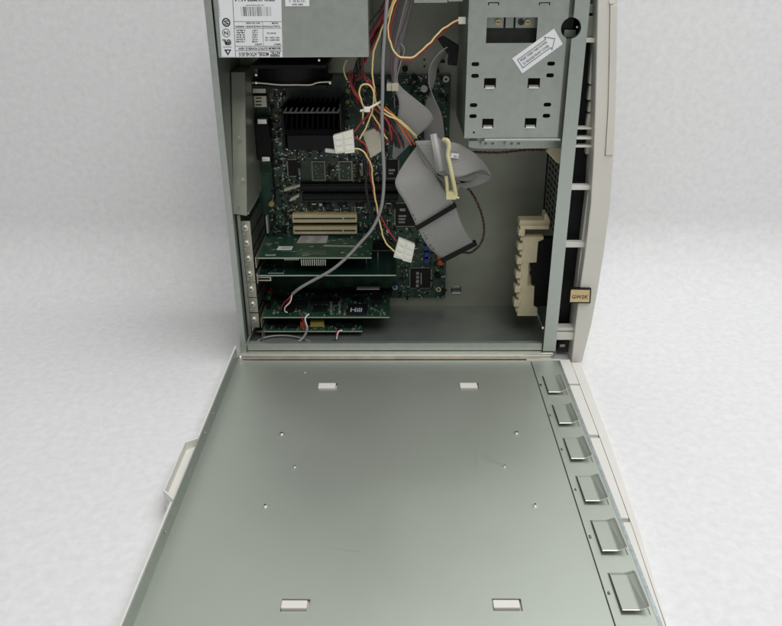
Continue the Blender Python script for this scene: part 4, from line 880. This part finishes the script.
# yellowed tie around it
ty = MB(); ty.tube([P(443.5, 139.5, 0.0130), P(447.5, 140.5, 0.0080), P(449, 146, 0.0075), P(448, 155, 0.0070), P(450, 165, 0.0060), P(452, 175, 0.0065), (P(454.5, 187, 0.0100)), P(456, 195, 0.0150)], .0026, 8)
ty.tube([P(446, 176, 0.0150), P(447, 184, 0.0150), P(447.5, 192, 0.0150), P(449, 198, 0.0150)], .0022, 8)
ty.tube([P(447, 196.5, 0.0140), P(452, 196, 0.0130), P(459, 198, 0.0130)], .0013, 8)
a = P(446.5, 192, 0.0120); b = P(456, 199.5, 0.0120); ty.box(a.x, b.x, .012, .018, b.z, a.z)
tag(obj('zip_tie', ty, M['tie'], None, .0004), 'yellowed plastic zip tie strapped around the folded grey ribbon cable', 'zip tie')

rb = thing('ribbon_cable', P(400, 90, .06), 'grey ribbon cable gathered by a cream clip and fanned out behind the power wires', 'ribbon cable')
ribbon_obj(rb, 'ribbon_strand', [(409, -10, .05), (402, 15, .05), (395.5, 42, .05), (392.5, 70, .05), (393, 86, .05), (399, 104, .05), (394, 134, .055), (392.5, 158, .06)],
           [(416, -10, .07), (409, 18, .066), (402.5, 46, .06), (397, 70, .056), (400.5, 86, .052), (433, 116, .05), (418, 136, .052), (395, 159, .058)], 10)
ribbon_obj(rb, 'ribbon_strand', [(398, 42, .055), (402, 44.5, .05), (404.5, 50, .05), (401, 62, .052), (397.5, 76, .055), (398, 90, .058)], [(397, 50, .068), (400, 52, .064), (401, 56, .062), (398, 66, .064), (395, 78, .066), (395, 90, .066)], 6)
mb = MB(); a = P(386.5, 84, .040); b = P(398, 91, .040); mb.box(a.x, b.x, .040, .062, b.z, a.z); a = P(391.5, 83.2, .038); b = P(398.5, 91.2, .038); mb.box(a.x, b.x, .0375, .0395, b.z, a.z); obj('cable_clip', mb, M['nylon_dim'], rb, .0008)
wire(rb, 'wire', 'purple', [(404, -10, .05), (398, 15, .05), (392, 45, .048), (391.5, 70, .046), (393, 88, .046), (395, 108, .05)], .001)
wire(rb, 'wire', 'purple', [(412, -10, .046), (407, 15, .046), (399, 38, .046), (394, 60, .046), (393, 85, .044)], .0009)
rv = thing('ribbon_cable', P(440, 90, .1), 'narrow grey ribbon cable curving from a black plug beside the drive cage', 'ribbon cable')
ribbon_obj(rv, 'ribbon_strand', [(447, 47, .05), (439, 53, .055), (431, 64, .06), (428.5, 76, .064), (430, 88, .066), (435, 100, .068), (442, 116, .07), (445, 142, .07)],
           [(452, 49, .07), (444, 56, .074), (438, 66, .076), (436, 78, .078), (433, 88, .078), (426, 102, .078), (424, 118, .078), (424, 142, .078)], 8)
mb = MB(); mb.prism([P(x, y, .052) for x, y in [(438, 40), (444, 36.5), (459, 46), (457, 66), (448, 65), (449, 56)]][::-1], (0, .014, 0)); obj('connector', mb, M['black'], rv, .0008)

fw = thing('fan_wire', P(480, 230, .09), 'twisted black and red wire curving around the end of the ribbon cable', 'wire')
twist(fw, [(466, 186, .062), (473, 195, .068), (479, 207, .074), (483, 220, .078), (484, 232, .08), (481.5, 242, .08), (476, 249, .08), (469, 253, .08), (461, 251.5, .082)], .0008, .0011)
mb = MB(); a = P(460, 182, .05); mb.box(a.x, a.x+.010, .05, .058, a.z-.008, a.z); obj('plug', mb, M['black'], fw, .0008)
lw = thing('led_wire', P(500, 151, .04), 'twisted red and black wire running under the drive cage', 'wire')
twist(lw, [(462, 152, .036), (474, 152, .034), (488, 152.6, .034), (502, 152.4, .034), (516, 151, .034), (530, 149.6, .036), (549, 150, .04)], .0008, .0010)

# ------------------------------------------------------------------ side panel lying open in front
lid = thing('case_side_panel', (0, -.25, TZ), 'steel lined side panel laid flat on the white cloth in front of the tower', 'side panel')
lx0, lx1, ly0, ly1 = -.2192, .2140, -.505, G(400, 360.5).y
holes = []; slot_tabs = []
for (x0, x1, y0, y1) in ((317.5, 336.8, 383, 390), (460, 479.3, 382.8, 389.6), (280, 309, 599, 611.5), (493.5, 523, 598.6, 611)):
    a = G(x0, y1); b = G(x1, y1); c = G(x0, y0); holes.append(rect(a.x, b.x, a.y, c.y)); slot_tabs.append((a.x, b.x, a.y, c.y))
mb = MB(); mb.plate(rect(lx0, lx1, ly0, ly1), holes, .0012, ((0, 0, -.0006), (1, 0, 0), (0, 1, 0))); sheet = obj('inner_sheet', mb, M['lid_steel'], lid)
for (x0, x1, y0, y1) in slot_tabs:
    mb = MB(); w_ = y1-y0; mb.box(x0+.0004, x1-.0022, y0+.0018, y1-.0032, -.003, .0021); obj('locking_tab', mb, M['beige_light'], lid, .0006)
for (x, y, r) in ((281.5, 434, .0026), (516.5, 433, .0026), (265, 506, .0027), (535, 505.3, .0027), (294.5, 467, .0017), (504.5, 466.5, .0017), (305, 372.5, .0012)):
    q = G(x, y); mb = MB(); mb.cyl(q+Vector((0, 0, .0001)), q+Vector((0, 0, .0003)), r*1.35, 18); mb.cyl(q+Vector((0, 0, .0003)), q+Vector((0, 0, .0016)), r, 18, 0, r*.8); mb.cyl(q+Vector((0, 0, .0016)), q+Vector((0, 0, .00165)), r*.45, 12, 1)
    obj('rivet', mb, [M['chrome'], M['dark']], sheet)
mb = MB()
for (x0, y0, x1, y1) in ((481, 455, 489, 457.5), (484, 459, 492, 461.5), (487, 452, 490, 458), (493, 462, 505, 464), (496, 459.5, 499, 465), (499, 465.5, 509, 466.8), (352, 412, 371, 415), (590, 560, 596, 571), (330, 548, 362, 552)):
    a = G(x0, y0, .0001); b = G(x1, y1, .0001); d = (b-a).normalized(); n_ = Vector((-d.y, d.x, 0))*.00022
    mb.add([a-n_*.3, b-n_, b+n_*.4, a+n_], [(0, 1, 2, 3)])
obj('scuff_marks', mb, M['bracket'], sheet, kind='stuff')
# raised flange along the rear edge, and its outer plastic skin
mb = MB(); fl = [(lx0-.0010, ly1+.000, -.0005), (lx0-.0010, ly0, -.0005), (lx0-.0010, ly0, .0185), (lx0-.0010, ly1-.002, .0185), (lx0-.0010, ly1+.0, .014)]
mb.prism(fl, (.0010, 0, 0)); obj('edge_flange', mb, M['steel'], lid)
y1h, y2h, y3h, y4h = G(198, 436, .02).y, G(186, 441, .02).y, G(163, 490, .02).y, G(172, 499, .02).y
for (ya, yb) in ((ly1+.009, y1h), (y4h, ly0-.006)):
    mb = MB(); mb.prism([(lx0-.0034, ya, -.0095), (lx0-.0034, yb, -.0095), (lx0-.0034, yb, .0196), (lx0-.0034, ya-.004, .0196), (lx0-.0034, ya, .0165)], (.0023, 0, 0)); obj('plastic_edge', mb, M['beige_light'], lid, .0006)
for (x, y) in ((204.5, 433), (213.5, 413.5), (176, 532)):
    q = G(x, y, .011); mb = MB(); mb.cyl((lx0-.0001, q.y, .011), (lx0+.0012, q.y, .011), .0016, 12); obj('rivet', mb, M['steel'], lid)
mb = MB(); mb.box(lx0-.001, lx1, ly0-.006, ly0-.0005, -.0095, .012); obj('plastic_edge', mb, M['beige_light'], lid, .0008)
mb = MB(); mb.box(lx0-.001, lx1+.002, ly0, ly1-.0005, -.0095, -.0040); obj('outer_shell', mb, M['beige'], lid, .0008)
# recessed handle on that edge
hx = lx0-.0012; hxo = G(163, 490, .02).x
path = [(hx, y1h), (hxo, y2h), (hxo, y3h), (hx, y4h)]; th = .0022
mb = MB(); mb.prism([(x, y, .0070) for x, y in path], (0, 0, .0025)); handle = obj('handle', mb, M['beige_light'], lid, .0006)
mb = MB(); ins = [(hx-.0002, y1h-.003), (hxo+th*.7, y2h-.0022), (hxo+th*.7, y3h+.0014), (hx-.0002, y4h+.003)]
for i in range(3):
    a, b, c, d = path[i], path[i+1], ins[i+1], ins[i]
    mb.prism([(a[0], a[1], -.0034), (b[0], b[1], -.0034), (c[0], c[1], -.0034), (d[0], d[1], -.0034)], (0, 0, .0226))
obj('handle_rim', mb, M['beige_light'], handle, .0004)
# clip strip with six raised spring clips along the front edge
z_s = .0012
clips = [((542, 376), (548.2, 394), (563.5, 391), (555.5, 374)), ((551.3, 405), (558.3, 425.5), (574.5, 421.5), (566.3, 402.5)), ((562.3, 438), (571.2, 461), (588.5, 458), (579, 435.5)),
         ((575.2, 476), (586.3, 503.3), (605, 499), (594.5, 473.3)), ((590, 520.3), (602, 553.4), (623.5, 549.3), (612, 519.3)), ((608, 573), (622, 612.8), (645.5, 607.5), (631, 573))]
cxs = [(G(*c[0]).x+G(*c[1]).x)/2 for c in clips]; cx0 = sum(cxs)/6
wids = sum(G(*c[2]).x-G(*c[1]).x for c in clips)/6*1.06
sx0 = (G(532, 367).x+G(569, 480).x+G(617, 626).x)/3
xs = [sx0, cx0-.0012, cx0+wids+.0016, lx1+.0004]; ys = [ly1-.003]
for c in clips: ys += [G(*c[0], z_s).y, G(*c[1], z_s).y-.0022]
ys.append(ly0+.004)
mb = MB(); vs = [(x, y, z_s-.0005) for y in ys for x in xs]
fs = [(4*r_+k, 4*(r_+1)+k, 4*(r_+1)+k+1, 4*r_+k+1) for r_ in range(len(ys)-1) for k in range(3) if not (k == 1 and r_ % 2 == 1)]
mb.add(vs, fs); strip = obj('clip_strip', mb, M['lid_steel'], lid, 0, .0009)
mb = MB(); mb.box(xs[2]+.0035, xs[3]-.0002, ly0+.005, ly1-.004, z_s+.0001, z_s+.0003); obj('strip_border', mb, M['spangle'], strip)
mb = MB(); mb.box(sx0-.0009, sx0-.0001, ly0+.004, ly1-.004, .0001, .00025); obj('strip_seam', mb, M['dark'], lid)
mb = MB(); 
for i, c in enumerate(clips):
    yf_, yn = G(*c[0], z_s).y, G(*c[1], z_s).y; rows = []
    ts = [0, .03, .07, .12, 1.0]
    prof_ = [(0, 0), (.62, 0), (.68, .0004), (.90, .0032), (.96, .0042), (1.0, .0052)]
    for t_ in ts:
        y = yf_+(yn-yf_)*t_; jt = random.uniform(-.0002, .0003); h = z_s-.0004+(.0026+jt)*min(1, t_/.12)+.0008*t_; up = .6+.4*t_
        rows.append([Vector((cx0+wids*u, y, h+v*up)) for u, v in prof_])
    mb = MB(); n = len(prof_); vs = [p for r_ in rows for p in r_]
    mb.add(vs, [(r_*n+k, (r_+1)*n+k, (r_+1)*n+k+1, r_*n+k+1) for r_ in range(len(ts)-1) for k in range(n-1)])
    ck = obj('spring_clip', mb, M['lid_steel'], strip, 0, .0010)
    mb = MB(); mb.tube([p+Vector((0, -.0002, .0001)) for p in rows[-1]], .00062, 6, 0, 1); obj('cut_edge_glint', mb, M['chrome'], ck)  # bright tube puts a highlight along the clip's cut near edge
    q = G(c[0][0]*.45+c[1][0]*.55-5.5-i*.5, c[0][1]*.45+c[1][1]*.55, z_s); mb = MB(); mb.text(str(i+1), (q+Vector((0, 0, .0003)), (1, 0, 0), (0, 1, 0)), .0026, .0042, 0, .02); obj('stamped_number', mb, M['dark'], strip)
# plastic edge that follows the bowed front
edge_px = [(583, 371), (594, 402), (606.5, 435), (622, 480), (640, 535), (655, 588), (666, 626)]
outer = [G(x, y, -.004) for x, y in edge_px]; outer.append(Vector((outer[-1].x-.004, ly0-.006, 0)))
inn = lx1+.0007
def lidstrip(xa, xb, z0, z1, ys, name):
    mb = MB(); low = []; high = []
    ya, yb = ys
    def ox(y):
        for a, b in zip(outer, outer[1:]):
            if b.y <= y <= a.y: return a.x+(b.x-a.x)*(y-a.y)/(b.y-a.y)
        return outer[0].x if y > outer[0].y else outer[-1].x
    N = 12; fs = []
    vs = []
    for i in range(N+1):
        y = ya+(yb-ya)*i/N; o_ = ox(y); a = xa(o_); b = xb(o_); b = max(b, a+.0004)
        vs += [(a, y, z0), (b, y, z0), (b, y, z1), (a, y, z1)]
    for i in range(N):
        for k in range(4): fs.append((4*i+k, 4*i+(k+1) % 4, 4*(i+1)+(k+1) % 4, 4*(i+1)+k))
    fs += [(0, 3, 2, 1), (4*N, 4*N+1, 4*N+2, 4*N+3)]
    mb.add(vs, fs); return obj(name, mb, M['beige_light'], lid, .0006)
gy1, gy2, gy3 = G(579, 384, 0).y, G(594, 436, 0).y, G(622, 520, 0).y
segs = [(ly1+.003, gy1+.0015), (gy1-.0025, gy2+.003), (gy2-.003, gy3+.003), (gy3-.003, ly0-.006)]
for s_ in segs: lidstrip(lambda o_: inn, lambda o_: inn+(o_-inn)*.52, -.0095, -.0002, s_, 'plastic_edge')
lidstrip(lambda o_: inn+(o_-inn)*.52+.0009, lambda o_: o_, -.0095, -.0012, (ly1-.003, ly0-.006), 'plastic_edge')
lidstrip(lambda o_: inn, lambda o_: o_-.001, -.0098, -.0060, (ly1-.003, ly0-.006), 'plastic_edge')
mb = MB(); mb.box(.17, .2165, ly1-.0005, -.0085, -.004, .0015); obj('plastic_edge', mb, M['beige_light'], lid, .0006)
